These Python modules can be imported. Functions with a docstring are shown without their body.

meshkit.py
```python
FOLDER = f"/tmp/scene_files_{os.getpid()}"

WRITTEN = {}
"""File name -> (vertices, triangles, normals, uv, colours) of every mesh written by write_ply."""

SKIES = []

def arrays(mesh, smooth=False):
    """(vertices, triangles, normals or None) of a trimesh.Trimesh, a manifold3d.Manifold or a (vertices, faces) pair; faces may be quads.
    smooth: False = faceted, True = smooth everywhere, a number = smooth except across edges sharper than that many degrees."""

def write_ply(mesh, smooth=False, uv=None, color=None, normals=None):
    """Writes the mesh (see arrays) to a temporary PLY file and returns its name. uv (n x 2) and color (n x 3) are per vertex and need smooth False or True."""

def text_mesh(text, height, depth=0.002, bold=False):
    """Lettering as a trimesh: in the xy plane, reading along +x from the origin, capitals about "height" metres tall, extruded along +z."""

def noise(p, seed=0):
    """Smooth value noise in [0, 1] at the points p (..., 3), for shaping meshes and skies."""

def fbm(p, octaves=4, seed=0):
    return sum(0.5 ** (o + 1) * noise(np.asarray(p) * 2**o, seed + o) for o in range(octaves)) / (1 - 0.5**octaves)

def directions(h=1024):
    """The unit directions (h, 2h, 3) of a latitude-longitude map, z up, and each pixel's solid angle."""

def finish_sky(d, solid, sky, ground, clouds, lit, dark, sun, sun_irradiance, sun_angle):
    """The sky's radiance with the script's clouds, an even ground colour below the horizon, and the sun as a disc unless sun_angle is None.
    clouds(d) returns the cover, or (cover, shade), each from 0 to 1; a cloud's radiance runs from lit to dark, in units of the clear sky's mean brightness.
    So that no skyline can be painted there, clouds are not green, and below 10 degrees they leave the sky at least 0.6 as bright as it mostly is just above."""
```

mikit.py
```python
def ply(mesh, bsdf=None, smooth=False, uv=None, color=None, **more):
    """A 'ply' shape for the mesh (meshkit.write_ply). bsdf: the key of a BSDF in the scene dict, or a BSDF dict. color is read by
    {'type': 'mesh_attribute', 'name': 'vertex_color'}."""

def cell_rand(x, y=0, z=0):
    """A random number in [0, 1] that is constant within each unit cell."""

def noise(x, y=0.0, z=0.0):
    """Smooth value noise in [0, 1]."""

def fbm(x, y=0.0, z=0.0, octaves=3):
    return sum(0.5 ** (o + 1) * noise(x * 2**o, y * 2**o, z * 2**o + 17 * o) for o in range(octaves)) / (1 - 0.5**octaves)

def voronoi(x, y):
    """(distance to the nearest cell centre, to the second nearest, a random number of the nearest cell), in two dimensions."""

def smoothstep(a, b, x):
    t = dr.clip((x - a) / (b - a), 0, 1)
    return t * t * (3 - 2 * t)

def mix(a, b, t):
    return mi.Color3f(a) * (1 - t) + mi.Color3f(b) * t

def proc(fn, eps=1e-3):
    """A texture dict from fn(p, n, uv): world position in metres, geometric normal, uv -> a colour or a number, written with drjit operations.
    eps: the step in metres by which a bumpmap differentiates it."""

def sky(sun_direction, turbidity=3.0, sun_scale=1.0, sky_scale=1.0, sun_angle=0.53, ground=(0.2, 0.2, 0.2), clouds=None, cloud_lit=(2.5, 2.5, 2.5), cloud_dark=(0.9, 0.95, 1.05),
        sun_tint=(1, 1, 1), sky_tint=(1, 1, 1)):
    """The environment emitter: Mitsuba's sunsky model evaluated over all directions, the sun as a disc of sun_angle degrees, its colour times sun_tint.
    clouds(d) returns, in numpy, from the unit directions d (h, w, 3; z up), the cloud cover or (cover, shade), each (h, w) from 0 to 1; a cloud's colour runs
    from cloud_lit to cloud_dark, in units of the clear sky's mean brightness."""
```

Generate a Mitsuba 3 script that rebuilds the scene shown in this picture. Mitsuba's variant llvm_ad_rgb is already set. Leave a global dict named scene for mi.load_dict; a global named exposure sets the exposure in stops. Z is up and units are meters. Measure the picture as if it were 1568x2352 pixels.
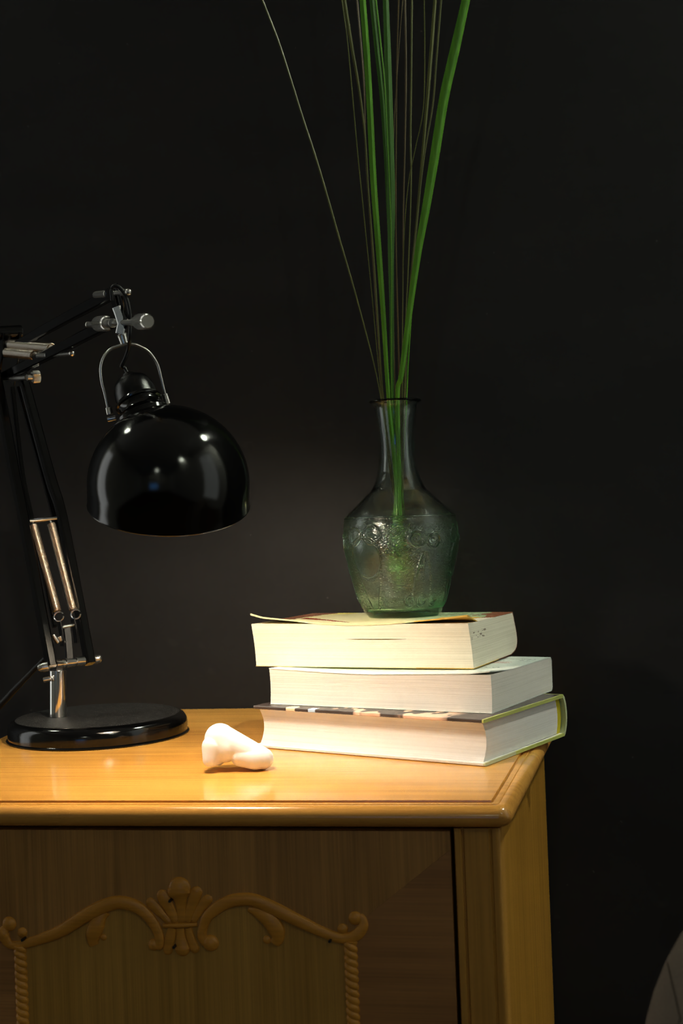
import math, random
import numpy as np, trimesh, manifold3d as m3, shapely.geometry as sg
import drjit as dr, mitsuba as mi
import mikit, meshkit
from mikit import proc, noise, fbm, voronoi, cell_rand, smoothstep, mix
random.seed(7)
rng = np.random.default_rng(7)
T = mi.ScalarTransform4f
scene, labels = {}, {}
ZT = 0.65                                   # height of the cabinet top

# ------------------------------------------------------------------ camera, lights, exposure
CAM = np.array([0.0, 0.0, 0.86])
FWD = np.array([-0.17012, 0.98540, 0.00677])
RIGHT = np.array([0.98467, 0.17026, -0.03809])
UP = np.array([0.03871, -0.00016, 0.99925])
scene['camera'] = {'type': 'thinlens', 'fov': 29.634, 'fov_axis': 'x', 'aperture_radius': 0.0026, 'focus_distance': 1.17,
                   'near_clip': 0.02, 'far_clip': 50.0, 'to_world': T().look_at(origin=CAM.tolist(), target=(CAM + FWD).tolist(), up=UP.tolist())}
exposure = 5.0
BULB_RADIANCE = [8.4, 7.1, 5.5]       # the desk lamp's bulb (warm)
SPOT_RADIANCE = [64.0, 67.0, 55.0]    # the ceiling downlights
WINDOW_RADIANCE = [0.0038, 0.014, 0.034]         # blue dusk behind a far window
SIDE_GLOW_PANES = [[0.038, 0.039, 0.038], [0.014, 0.015, 0.014]]   # unseen glowing panes, left and right, added for reflections on shade and vase
SPOTS = [(-1.576, 1.33, .036, .22), (0.888, 1.35, .036, 0.62), (-0.24, -3.6, .024, .6), (1.22, -0.95, .019, .6)]   # x, y, radius, share of SPOT_RADIANCE
ROOM = dict(x0=-2.3, x1=1.35, y0=-4.4, y1=1.437, z1=2.5)

# ------------------------------------------------------------------ helpers
def numbered(name):
    if not any(k == name or k.startswith(name + '__') for k in list(scene) + list(labels)): return name
    i = 1
    while any(k == f'{name}_{i:03d}' or k.startswith(f'{name}_{i:03d}__') for k in list(scene) + list(labels)): i += 1
    return f'{name}_{i:03d}'

def put(name, mesh, bsdf, parent=None, smooth=35, label=None, **more):
    key = numbered((parent + '__' if parent else '') + name)
    scene[key] = mikit.ply(mesh, bsdf, smooth=smooth, **more)
    if label: labels[key] = {'label': label}
    return key

def thing(name, label, cat, group=None):
    key = numbered(name)
    labels[key] = {'label': label, 'category': cat}
    if group: labels[key]['group'] = group
    return key

def struct(name, mesh, bsdf, smooth=False):
    scene[name] = mikit.ply(mesh, bsdf, smooth=smooth)
    labels[name] = {'kind': 'structure'}

def box(x0, x1, y0, y1, z0, z1):
    b = trimesh.creation.box(extents=(x1 - x0, y1 - y0, z1 - z0))
    b.apply_translation(((x0 + x1) / 2, (y0 + y1) / 2, (z0 + z1) / 2))
    return b

def cat(*ms): return trimesh.util.concatenate([m for m in ms])

def unit(v): v = np.asarray(v, float); return v / np.linalg.norm(v)

def spline(P, n):
    """Catmull-Rom through the rows of P, n samples."""
    P = np.asarray(P, float)
    if len(P) == 2: return P[0] + (P[1] - P[0]) * np.linspace(0, 1, n)[:, None]
    Q = np.vstack([2 * P[0] - P[1], P, 2 * P[-1] - P[-2]])
    out = []
    for t in np.linspace(0, len(P) - 1 - 1e-9, n):
        i = int(t); f = t - i
        a, b, c, d = Q[i], Q[i + 1], Q[i + 2], Q[i + 3]
        out.append(0.5 * ((2 * b) + (c - a) * f + (2 * a - 5 * b + 4 * c - d) * f * f + (3 * b - a - 3 * c + d) * f ** 3))
    return np.array(out)

def grid_mesh(V, closed_j=True, cap=True):
    """V (n, m, 3): n rings of m points. Faces wind so that the ring turning left about +direction faces out."""
    n, m = V.shape[:2]
    v = V.reshape(-1, 3); f = []
    mm = m if closed_j else m - 1
    for i in range(n - 1):
        j = np.arange(mm); k = (j + 1) % m
        f.append(np.stack([i * m + j, i * m + k, (i + 1) * m + k], 1)); f.append(np.stack([i * m + j, (i + 1) * m + k, (i + 1) * m + j], 1))
    if cap and closed_j:
        a, b = len(v), len(v) + 1
        v = np.vstack([v, V[0].mean(0), V[-1].mean(0)])
        j = np.arange(m); k = (j + 1) % m
        f.append(np.stack([np.full(m, a), k, j], 1)); f.append(np.stack([np.full(m, b), (n - 1) * m + j, (n - 1) * m + k], 1))
    me = trimesh.Trimesh(v, np.vstack(f), process=False)
    if cap and closed_j and me.volume < 0: me.invert()
    return me

def frames(P, ref):
    P = np.asarray(P, float)
    t = np.gradient(P, axis=0); t /= np.linalg.norm(t, axis=1)[:, None]
    a = ref - t * (t @ ref)[:, None] if np.ndim(ref) == 1 else ref
    a /= np.linalg.norm(a, axis=1)[:, None]
    return t, a, np.cross(t, a)

def tube(P, r, sides=14, n=None, ref=(0.31, 0.17, 0.93)):
    P = spline(P, n) if n else np.asarray(P, float)
    r = np.broadcast_to(np.asarray(r, float), (len(P),)) if np.ndim(r) == 0 or len(r) == len(P) else np.interp(np.linspace(0, 1, len(P)), np.linspace(0, 1, len(r)), r)
    t, a, b = frames(P, np.array(ref, float))
    th = np.linspace(0, 2 * np.pi, sides, endpoint=False)
    V = P[:, None] + r[:, None, None] * (np.cos(th)[None, :, None] * a[:, None] + np.sin(th)[None, :, None] * b[:, None])
    return grid_mesh(V)

def cyl(a, b, r, sides=28, bevel=0.0):
    a, b = np.asarray(a, float), np.asarray(b, float); L = np.linalg.norm(b - a)
    if bevel <= 0: return tube([a, a + (b - a) * .5, b], r, sides)
    s = bevel / L
    return tube([a, a + (b - a) * s * .3, a + (b - a) * s, b - (b - a) * s, b - (b - a) * s * .3, b], [r - bevel, r - bevel * .3, r, r, r - bevel * .3, r - bevel], sides)

def bar(P, w, h, ref, n=None, bevel=0.0007):
    """Rectangular bar of width w along ref and height h across it."""
    P = spline(P, n) if n else np.asarray(P, float)
    t, a, b = frames(P, np.array(ref, float))
    W, H, c = w / 2, h / 2, bevel
    q = np.array([(W - c, -H), (W, -H + c), (W, H - c), (W - c, H), (-W + c, H), (-W, H - c), (-W, -H + c), (-W + c, -H)])
    V = P[:, None] + q[None, :, 0, None] * a[:, None] + q[None, :, 1, None] * b[:, None]
    return grid_mesh(V)

def lathe(profile, origin, axis, sides=72, closed=False):
    """profile: (radius, along) pairs; closed: the profile is a loop."""
    z = unit(axis); x = unit(np.cross(z, (0.2, 0.9, 0.1))); y = np.cross(z, x)
    th = np.linspace(0, 2 * np.pi, sides, endpoint=False)
    ring = np.cos(th)[:, None] * x + np.sin(th)[:, None] * y
    pr = list(profile) + ([profile[0]] if closed else [])
    V = np.array([[np.asarray(origin) + r * d + h * z for d in ring] for r, h in pr])
    me = grid_mesh(V, cap=closed is False)
    if closed is not None and me.volume < 0: me.invert()
    return me

def sphere(c, r, scale=(1, 1, 1), sub=3):
    s = trimesh.creation.icosphere(subdivisions=sub, radius=1.0)
    s.apply_scale(np.array(scale) * r); s.apply_translation(c)
    return s

def extrude_xz(poly, y0, y1):
    """A polygon in (x, z) extruded from y0 (front) back to y1."""
    m = trimesh.creation.extrude_polygon(sg.Polygon(poly).buffer(0), y1 - y0, engine='earcut')
    v = m.vertices.copy(); m.vertices = np.stack([v[:, 0], y1 - v[:, 2], v[:, 1]], 1)
    if m.volume < 0: m.invert()
    return m

# ------------------------------------------------------------------ materials
def mat(name, d, two=False): scene[name] = {'type': 'twosided', 'bsdf': d} if two else d
def rgb(*c): return {'type': 'rgb', 'value': [float(x) for x in c]}

def wood(axis, dark, light, sc=1.0, coarse=1.0):
    """Varnished wood, grain along axis 0 (x), 1 (y) or 2 (z)."""
    def fn(p, n, uv):
        q = [p.x, p.y, p.z]
        al = q[axis]; o = [q[i] for i in range(3) if i != axis]
        w = fbm(al * 3.0, o[0] * 14.0, o[1] * 14.0, 3)
        rings = noise(o[0] * 150 * sc * coarse + w * 5.0, o[1] * 150 * sc * coarse, al * 2.2)
        fine = noise(o[0] * 900 * sc, o[1] * 900 * sc, al * 16)
        broad = fbm(o[0] * 22 * sc, o[1] * 22 * sc, al * 3.0, 3)
        t = dr.clip(0.15 + 0.42 * rings + 0.36 * (fine - 0.35) + 0.75 * (broad - 0.5), 0, 1)
        return mix(dark, light, t)
    return proc(fn)

def varnish(tex, rough=0.22, coat=0.6): return {'type': 'principled', 'base_color': tex, 'roughness': rough, 'specular': 0.4, 'clearcoat': coat, 'clearcoat_gloss': 0.93}

mat('m_wood_top', varnish(wood(0, (0.47, 0.200, 0.035), (0.74, 0.385, 0.085)), 0.15, 0.6))
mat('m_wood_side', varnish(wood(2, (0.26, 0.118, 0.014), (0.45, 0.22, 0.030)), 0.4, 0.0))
mat('m_wood_post', varnish(wood(2, (0.30, 0.140, 0.022), (0.50, 0.250, 0.048)), 0.38, 0.0))
mat('m_wood_panel', varnish(wood(2, (0.30, 0.150, 0.028), (0.58, 0.32, 0.068), 2.0), 0.4, 0.0))
mat('m_wood_veneer', varnish(wood(2, (0.19, 0.088, 0.024), (0.54, 0.275, 0.075), 1.6), 0.4, 0.0))
mat('m_wood_veneer_cross', varnish(wood(0, (0.23, 0.104, 0.034), (0.48, 0.232, 0.076), 1.3), 0.4, 0.0))
mat('m_wood_carved', varnish(wood(0, (0.40, 0.165, 0.018), (0.68, 0.30, 0.040)), 0.36, 0.1))

def wall_tint(p, n, uv):
    """Black paint with a few chipped specks and scuffs."""
    a, b, r = voronoi(p.x * 16.0, p.z * 16.0)
    wob = noise(p.x * 700, p.z * 700) * 0.03
    chip = dr.select((a + wob < 0.027) & (r > 0.80), 1.0, 0.0)
    scuff = smoothstep(0.80, 0.86, fbm(p.x * 30 + p.z * 9, p.z * 60, 3.0, 4)) * 0.10
    return mix(mix((0.0175, 0.0176, 0.0183), (0.0245, 0.0247, 0.0256), fbm(p.x * 9, p.z * 20, 0, 3)), (0.07, 0.068, 0.066), dr.clip(chip + scuff, 0, 1))
def wall_relief(p, n, uv): return fbm(p.x * 60, p.y * 60, p.z * 240, 3) * 0.5 + noise(p.x * 500, p.y * 500, p.z * 900) * 0.2
mat('m_wall_black', {'type': 'bumpmap', 'arbitrary': proc(wall_relief, 5e-4), 'scale': 0.00018,
                     'bsdf': {'type': 'principled', 'base_color': proc(wall_tint), 'roughness': 0.48, 'specular': 0.16}}, True)
mat('m_plaster', {'type': 'diffuse', 'reflectance': rgb(0.60, 0.59, 0.56)}, True)
mat('m_ceiling', {'type': 'diffuse', 'reflectance': rgb(0.72, 0.72, 0.70)}, True)
mat('m_floor', {'type': 'diffuse', 'reflectance': wood(1, (0.035, 0.022, 0.014), (0.07, 0.045, 0.028))}, True)
mat('m_black_gloss', {'type': 'roughplastic', 'diffuse_reflectance': rgb(0.0035, 0.0035, 0.0038), 'alpha': 0.025, 'int_ior': 1.52, 'nonlinear': True})
mat('m_black_paint', {'type': 'roughplastic', 'diffuse_reflectance': rgb(0.006, 0.006, 0.007), 'alpha': 0.12, 'int_ior': 1.5, 'nonlinear': True})
mat('m_black_rubber', {'type': 'roughplastic', 'diffuse_reflectance': rgb(0.008, 0.008, 0.008), 'alpha': 0.3, 'int_ior': 1.45})
def dust(p, n, uv):
    s = noise(p.x * 2300, p.y * 2300, 1.0) * 0.6 + noise(p.x * 1100, p.y * 1100, 5.0) * 0.4
    s = smoothstep(0.60, 0.82, s) * (0.45 + 0.9 * fbm(p.x * 45, p.y * 45, 2.0, 3))
    return mix((0.007, 0.007, 0.0075), (0.085, 0.08, 0.073), s)
mat('m_dusty_black', {'type': 'principled', 'base_color': proc(dust), 'roughness': 0.5, 'specular': 0.4})
mat('m_chrome', {'type': 'principled', 'base_color': rgb(0.80, 0.78, 0.74), 'metallic': 1.0, 'roughness': 0.07})
mat('m_nickel', {'type': 'principled', 'base_color': rgb(0.78, 0.76, 0.70), 'metallic': 1.0, 'roughness': 0.25})
mat('m_cast_metal', {'type': 'principled', 'base_color': rgb(0.42, 0.42, 0.41), 'metallic': 1.0, 'roughness': 0.32})
mat('m_spring', {'type': 'principled', 'base_color': rgb(0.78, 0.68, 0.56), 'metallic': 1.0, 'roughness': 0.22})
mat('m_white_enamel', {'type': 'diffuse', 'reflectance': rgb(0.82, 0.81, 0.78)}, True)
mat('m_grey_enamel', {'type': 'diffuse', 'reflectance': rgb(0.36, 0.355, 0.34)}, True)
mat('m_ornament', {'type': 'principled', 'base_color': rgb(0.84, 0.81, 0.77), 'roughness': 0.38, 'specular': 0.45})
GLASS = {'type': 'homogeneous', 'albedo': rgb(0, 0, 0), 'sigma_t': rgb(0.80, 0.16, 0.52), 'scale': 50.0}       # green in the thickness
ADDED_HAZE = {'type': 'twosided', 'bsdf': {'type': 'diffuse', 'reflectance': rgb(0.56, 0.78, 0.46)}}    # pale green haze added to the glass so the belly looks brighter
mat('m_glass_embossed', {'type': 'blendbsdf', 'weight': 0.013, 'a': {'type': 'roughdielectric', 'distribution': 'ggx', 'alpha': 0.03, 'int_ior': 1.5}, 'b': ADDED_HAZE})
mat('m_glass', {'type': 'dielectric', 'int_ior': 1.5})
mat('m_cloth', {'type': 'diffuse', 'reflectance': proc(lambda p, n, uv: mix((0.105, 0.085, 0.068), (0.15, 0.125, 0.10), noise(p.x * 900, p.y * 900, p.z * 900)))})
mat('m_lamp_body', {'type': 'diffuse', 'reflectance': rgb(0.5, 0.5, 0.5)}, True)

# ------------------------------------------------------------------ the room
R_ = ROOM
struct('wall_back', box(R_['x0'], R_['x1'], R_['y1'], R_['y1'] + .1, 0, R_['z1']), 'm_wall_black')
def pierced(x0, x1, ya, yb, za, zb):
    return cat(box(x0, x1, R_['y0'] - .1, ya, 0, R_['z1']), box(x0, x1, yb, R_['y1'] + .1, 0, R_['z1']), box(x0, x1, ya, yb, 0, za), box(x0, x1, ya, yb, zb, R_['z1']))
for i, (side, xa, xb, xw, hole) in enumerate((('left', R_['x0'] - .1, R_['x0'], R_['x0'] - .06, (.70, 1.30, .35, 2.1)), ('right', R_['x1'], R_['x1'] + .1, R_['x1'] + .05, (.30, 1.00, .35, 2.1)))):
    struct('wall_' + side, pierced(xa, xb, *hole), 'm_plaster')
    scene[f'window_{i + 2}'] = mikit.ply(box(xw, xw + .01, *hole), 'm_lamp_body', emitter={'type': 'area', 'radiance': rgb(*SIDE_GLOW_PANES[i])})  # added glowing pane, out of view, brightening the reflections in shade and vase
    labels[f'window_{i + 2}'] = {'kind': 'structure'}
wx0, wx1, wz0, wz1 = -1.15, -0.15, 0.35, 1.05
struct('wall_front', cat(box(R_['x0'], wx0, R_['y0'] - .1, R_['y0'], 0, R_['z1']), box(wx1, R_['x1'], R_['y0'] - .1, R_['y0'], 0, R_['z1']),
                         box(wx0, wx1, R_['y0'] - .1, R_['y0'], 0, wz0), box(wx0, wx1, R_['y0'] - .1, R_['y0'], wz1, R_['z1'])), 'm_plaster')
struct('floor', box(R_['x0'], R_['x1'], R_['y0'], R_['y1'], -.05, 0), 'm_floor')
struct('ceiling', box(R_['x0'], R_['x1'], R_['y0'], R_['y1'], R_['z1'], R_['z1'] + .05), 'm_ceiling')
scene['window_1'] = mikit.ply(box(wx0, wx1, R_['y0'] - .07, R_['y0'] - .05, wz0, wz1), 'm_lamp_body', emitter={'type': 'area', 'radiance': rgb(*WINDOW_RADIANCE)})
labels['window_1'] = {'kind': 'structure'}
for i, (sx, sy, sr, share) in enumerate(SPOTS):
    t = thing('ceiling_light', ['round recessed ceiling spot, mirrored as the left bright dot on the lamp shade', 'round recessed ceiling spot, mirrored as the right bright dot on the lamp shade',
              'far small ceiling spot behind the camera, mirrored as a faint middle dot on the shade', 'far small ceiling spot behind the camera, mirrored as a faint right dot on the shade'][i], 'ceiling light')
    put('frame', lathe([(sr + .001, .0), (sr + .001, -.004), (sr + .014, -.006), (sr + .020, -.003), (sr + .020, .0)], (sx, sy, R_['z1']), (0, 0, 1), 40, True), 'm_lamp_body', t)
    put('diffuser', lathe([(.0005, -.004), (sr, -.004), (sr, -.001), (.0005, -.001)], (sx, sy, R_['z1']), (0, 0, 1), 40, True), 'm_lamp_body', t, emitter={'type': 'area', 'radiance': rgb(*[share * c for c in SPOT_RADIANCE])})

# ------------------------------------------------------------------ measured points, in metres
LOW_BARS = [[(-0.51954, 1.24258, 0.72352), (-0.53897, 1.25886, 0.8006), (-0.55874, 1.27506, 0.88004), (-0.56945, 1.28307, 0.92091), (-0.58433, 1.29528, 0.98327), (-0.59779, 1.30527, 1.0363)], [(-0.48786, 1.26799, 0.7222), (-0.50744, 1.28479, 0.80273), (-0.52655, 1.29998, 0.87878), (-0.54073, 1.30739, 0.92034), (-0.57273, 1.32502, 1.0204), (-0.58008, 1.32879, 1.04261)]]
LOW_RODS = [[(-0.52505, 1.26863, 0.76122), (-0.54186, 1.28142, 0.82449), (-0.55744, 1.29218, 0.87997), (-0.56944, 1.30131, 0.92701), (-0.58511, 1.31987, 1.01822)], [(-0.50404, 1.28331, 0.76399), (-0.522, 1.2959, 0.82788), (-0.53762, 1.30553, 0.8792), (-0.55104, 1.31329, 0.9219), (-0.58263, 1.33021, 1.01907)]]
SPRINGS = [[(-0.54704, 1.27422, 0.8673), (-0.51739, 1.25736, 0.77859)], [(-0.53216, 1.28655, 0.868), (-0.50466, 1.26933, 0.77871)]]
LOOPS = [(-0.51489, 1.25532, 0.77287), (-0.50135, 1.26766, 0.7738)]
SPRING_PIN = [(-0.55414, 1.27152, 0.87168), (-0.52787, 1.29085, 0.87424)]
AXLE = [(-0.51616, 1.24585, 0.72485), (-0.49178, 1.26633, 0.72651)]
NUTS = [(-0.52089, 1.23912, 0.72395), (-0.53205, 1.23663, 0.72225), (-0.48617, 1.27268, 0.72636), (-0.47736, 1.27454, 0.72733)]
HOOK = [(-0.51352, 1.25725, 0.75523), (-0.50336, 1.26873, 0.75709)]
BRK = [(-0.50514, 1.25587, 0.72616), (-0.50821, 1.26096, 0.74805), (-0.51086, 1.26431, 0.76306)]
KNUCKLE = [(-0.51944, 1.254, 0.75075), (-0.51426, 1.25842, 0.74842)]
UP_BARS = [[(-0.59142, 1.31476, 1.05492), (-0.54436, 1.26348, 1.05901), (-0.46911, 1.17588, 1.0626), (-0.4003, 1.0884, 1.06234), (-0.37335, 1.05185, 1.06172)], [(-0.58191, 1.30935, 1.05651), (-0.5343, 1.25696, 1.06068), (-0.46413, 1.17454, 1.06334), (-0.39573, 1.08699, 1.06258), (-0.36894, 1.05042, 1.06193)], [(-0.59532, 1.31789, 1.02996), (-0.54253, 1.26034, 1.03366), (-0.47888, 1.18649, 1.03644), (-0.41919, 1.11196, 1.03778), (-0.38687, 1.06908, 1.0375)], [(-0.58004, 1.30622, 1.02976), (-0.53254, 1.25381, 1.03413), (-0.46951, 1.17985, 1.03673), (-0.41042, 1.10522, 1.03828), (-0.373, 1.05474, 1.03718)]]
ELBOW = [[(-0.58102, 1.30683, 1.07585), (-0.5836, 1.30892, 1.05938), (-0.59012, 1.31519, 1.04167), (-0.59668, 1.32145, 1.02376)]]
ELBOW_AXLE = [(-0.59794, 1.3201, 1.02749), (-0.54713, 1.27209, 1.02204)]
ELBOW_KNOB = [(-0.53769, 1.26238, 1.02096), (-0.52141, 1.24516, 1.0187)]
UP_SPRING = [[(-0.65856, 1.38445, 1.07238), (-0.52334, 1.23838, 1.03981)], [(-0.64311, 1.37476, 1.07816), (-0.49352, 1.20938, 1.04146)]]
UP_PIN = [(-0.5157, 1.22903, 1.03779), (-0.45405, 1.16231, 1.02821)]
TOP_AXLE = [(-0.39838, 1.08374, 1.06684), (-0.34908, 1.02393, 1.05612)]
TOP_CAP = [(-0.4002, 1.0876, 1.06761), (-0.38046, 1.06075, 1.06295)]
TOP_NUT = [(-0.35929, 1.03812, 1.05847), (-0.34802, 1.02191, 1.05571)]
KNOB_L = [(-0.39845, 1.08346, 1.04144), (-0.37645, 1.05337, 1.03627)]
KNOB_LN = [(-0.41398, 1.10223, 1.04435), (-0.40188, 1.08617, 1.04166)]
KNOB_R = [(-0.33298, 0.99982, 1.02699), (-0.31786, 0.97701, 1.02304)]
KNOB_AXLE = [(-0.41317, 1.10116, 1.04415), (-0.33152, 0.99765, 1.02658)]
HEAD_PLATE = [[(-0.37422, 1.05466, 1.06561), (-0.36998, 1.04819, 1.05458), (-0.36291, 1.03741, 1.03768), (-0.35859, 1.03094, 1.03061)], [(-0.36832, 1.04902, 1.06499), (-0.3611, 1.03823, 1.05237), (-0.35412, 1.02744, 1.03563), (-0.35132, 1.02311, 1.02975)]]
FORK = [(-0.36159, 1.03027, 1.04528), (-0.35967, 1.03064, 1.03938), (-0.35749, 1.03108, 1.03093), (-0.3596, 1.03077, 1.02264)]
FERRULE = [(-0.35883, 1.03293, 1.02288), (-0.35663, 1.03337, 1.01477)]
YOKE = [(-0.37215, 1.03219, 0.95784), (-0.37298, 1.03139, 0.96256), (-0.37446, 1.02971, 0.97344), (-0.37616, 1.02806, 0.98304), (-0.37655, 1.027, 0.99224), (-0.37546, 1.0268, 0.99888), (-0.37237, 1.02741, 1.00587), (-0.36725, 1.02906, 1.01086), (-0.36198, 1.03105, 1.01298), (-0.35658, 1.03316, 1.01438), (-0.34925, 1.03622, 1.01432), (-0.34406, 1.0386, 1.01194), (-0.33956, 1.04077, 1.00882), (-0.33568, 1.04287, 1.00371), (-0.3324, 1.04489, 0.99678), (-0.33075, 1.04641, 0.98802), (-0.32955, 1.04767, 0.97999), (-0.32855, 1.04863, 0.97432), (-0.32752, 1.04956, 0.969)]
YOKE_L = [(-0.37181, 1.02959, 0.96199), (-0.3706, 1.02984, 0.95612)]
YOKE_BOLT = [(-0.37413, 1.03281, 0.95214), (-0.36723, 1.03399, 0.9537)]
YOKE_R = [(-0.32831, 1.04768, 0.97256), (-0.32574, 1.04818, 0.96401)]
CORD = [(-0.36224, 1.02201, 1.04982), (-0.36265, 1.02189, 1.05778), (-0.36036, 1.02225, 1.06167), (-0.35614, 1.02299, 1.06042), (-0.35174, 1.02379, 1.05447), (-0.34923, 1.02429, 1.0457), (-0.34794, 1.0246, 1.033), (-0.34921, 1.02448, 1.0186), (-0.35469, 1.03616, 1.01136), (-0.35831, 1.03803, 1.00374), (-0.36264, 1.03976, 0.99685), (-0.36439, 1.04193, 0.99131), (-0.36285, 1.04467, 0.98634)]
BASE_CORD = [(-0.53859, 1.27285, 0.72848), (-0.54939, 1.27713, 0.72001), (-0.56637, 1.28039, 0.70529), (-0.58066, 1.28409, 0.69309), (-0.59365, 1.28802, 0.68167), (-0.6143, 1.29067, 0.66394)]
SCREW = [(-0.51768, 1.23699, 0.71181), (-0.52556, 1.23564, 0.71035)]
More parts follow.
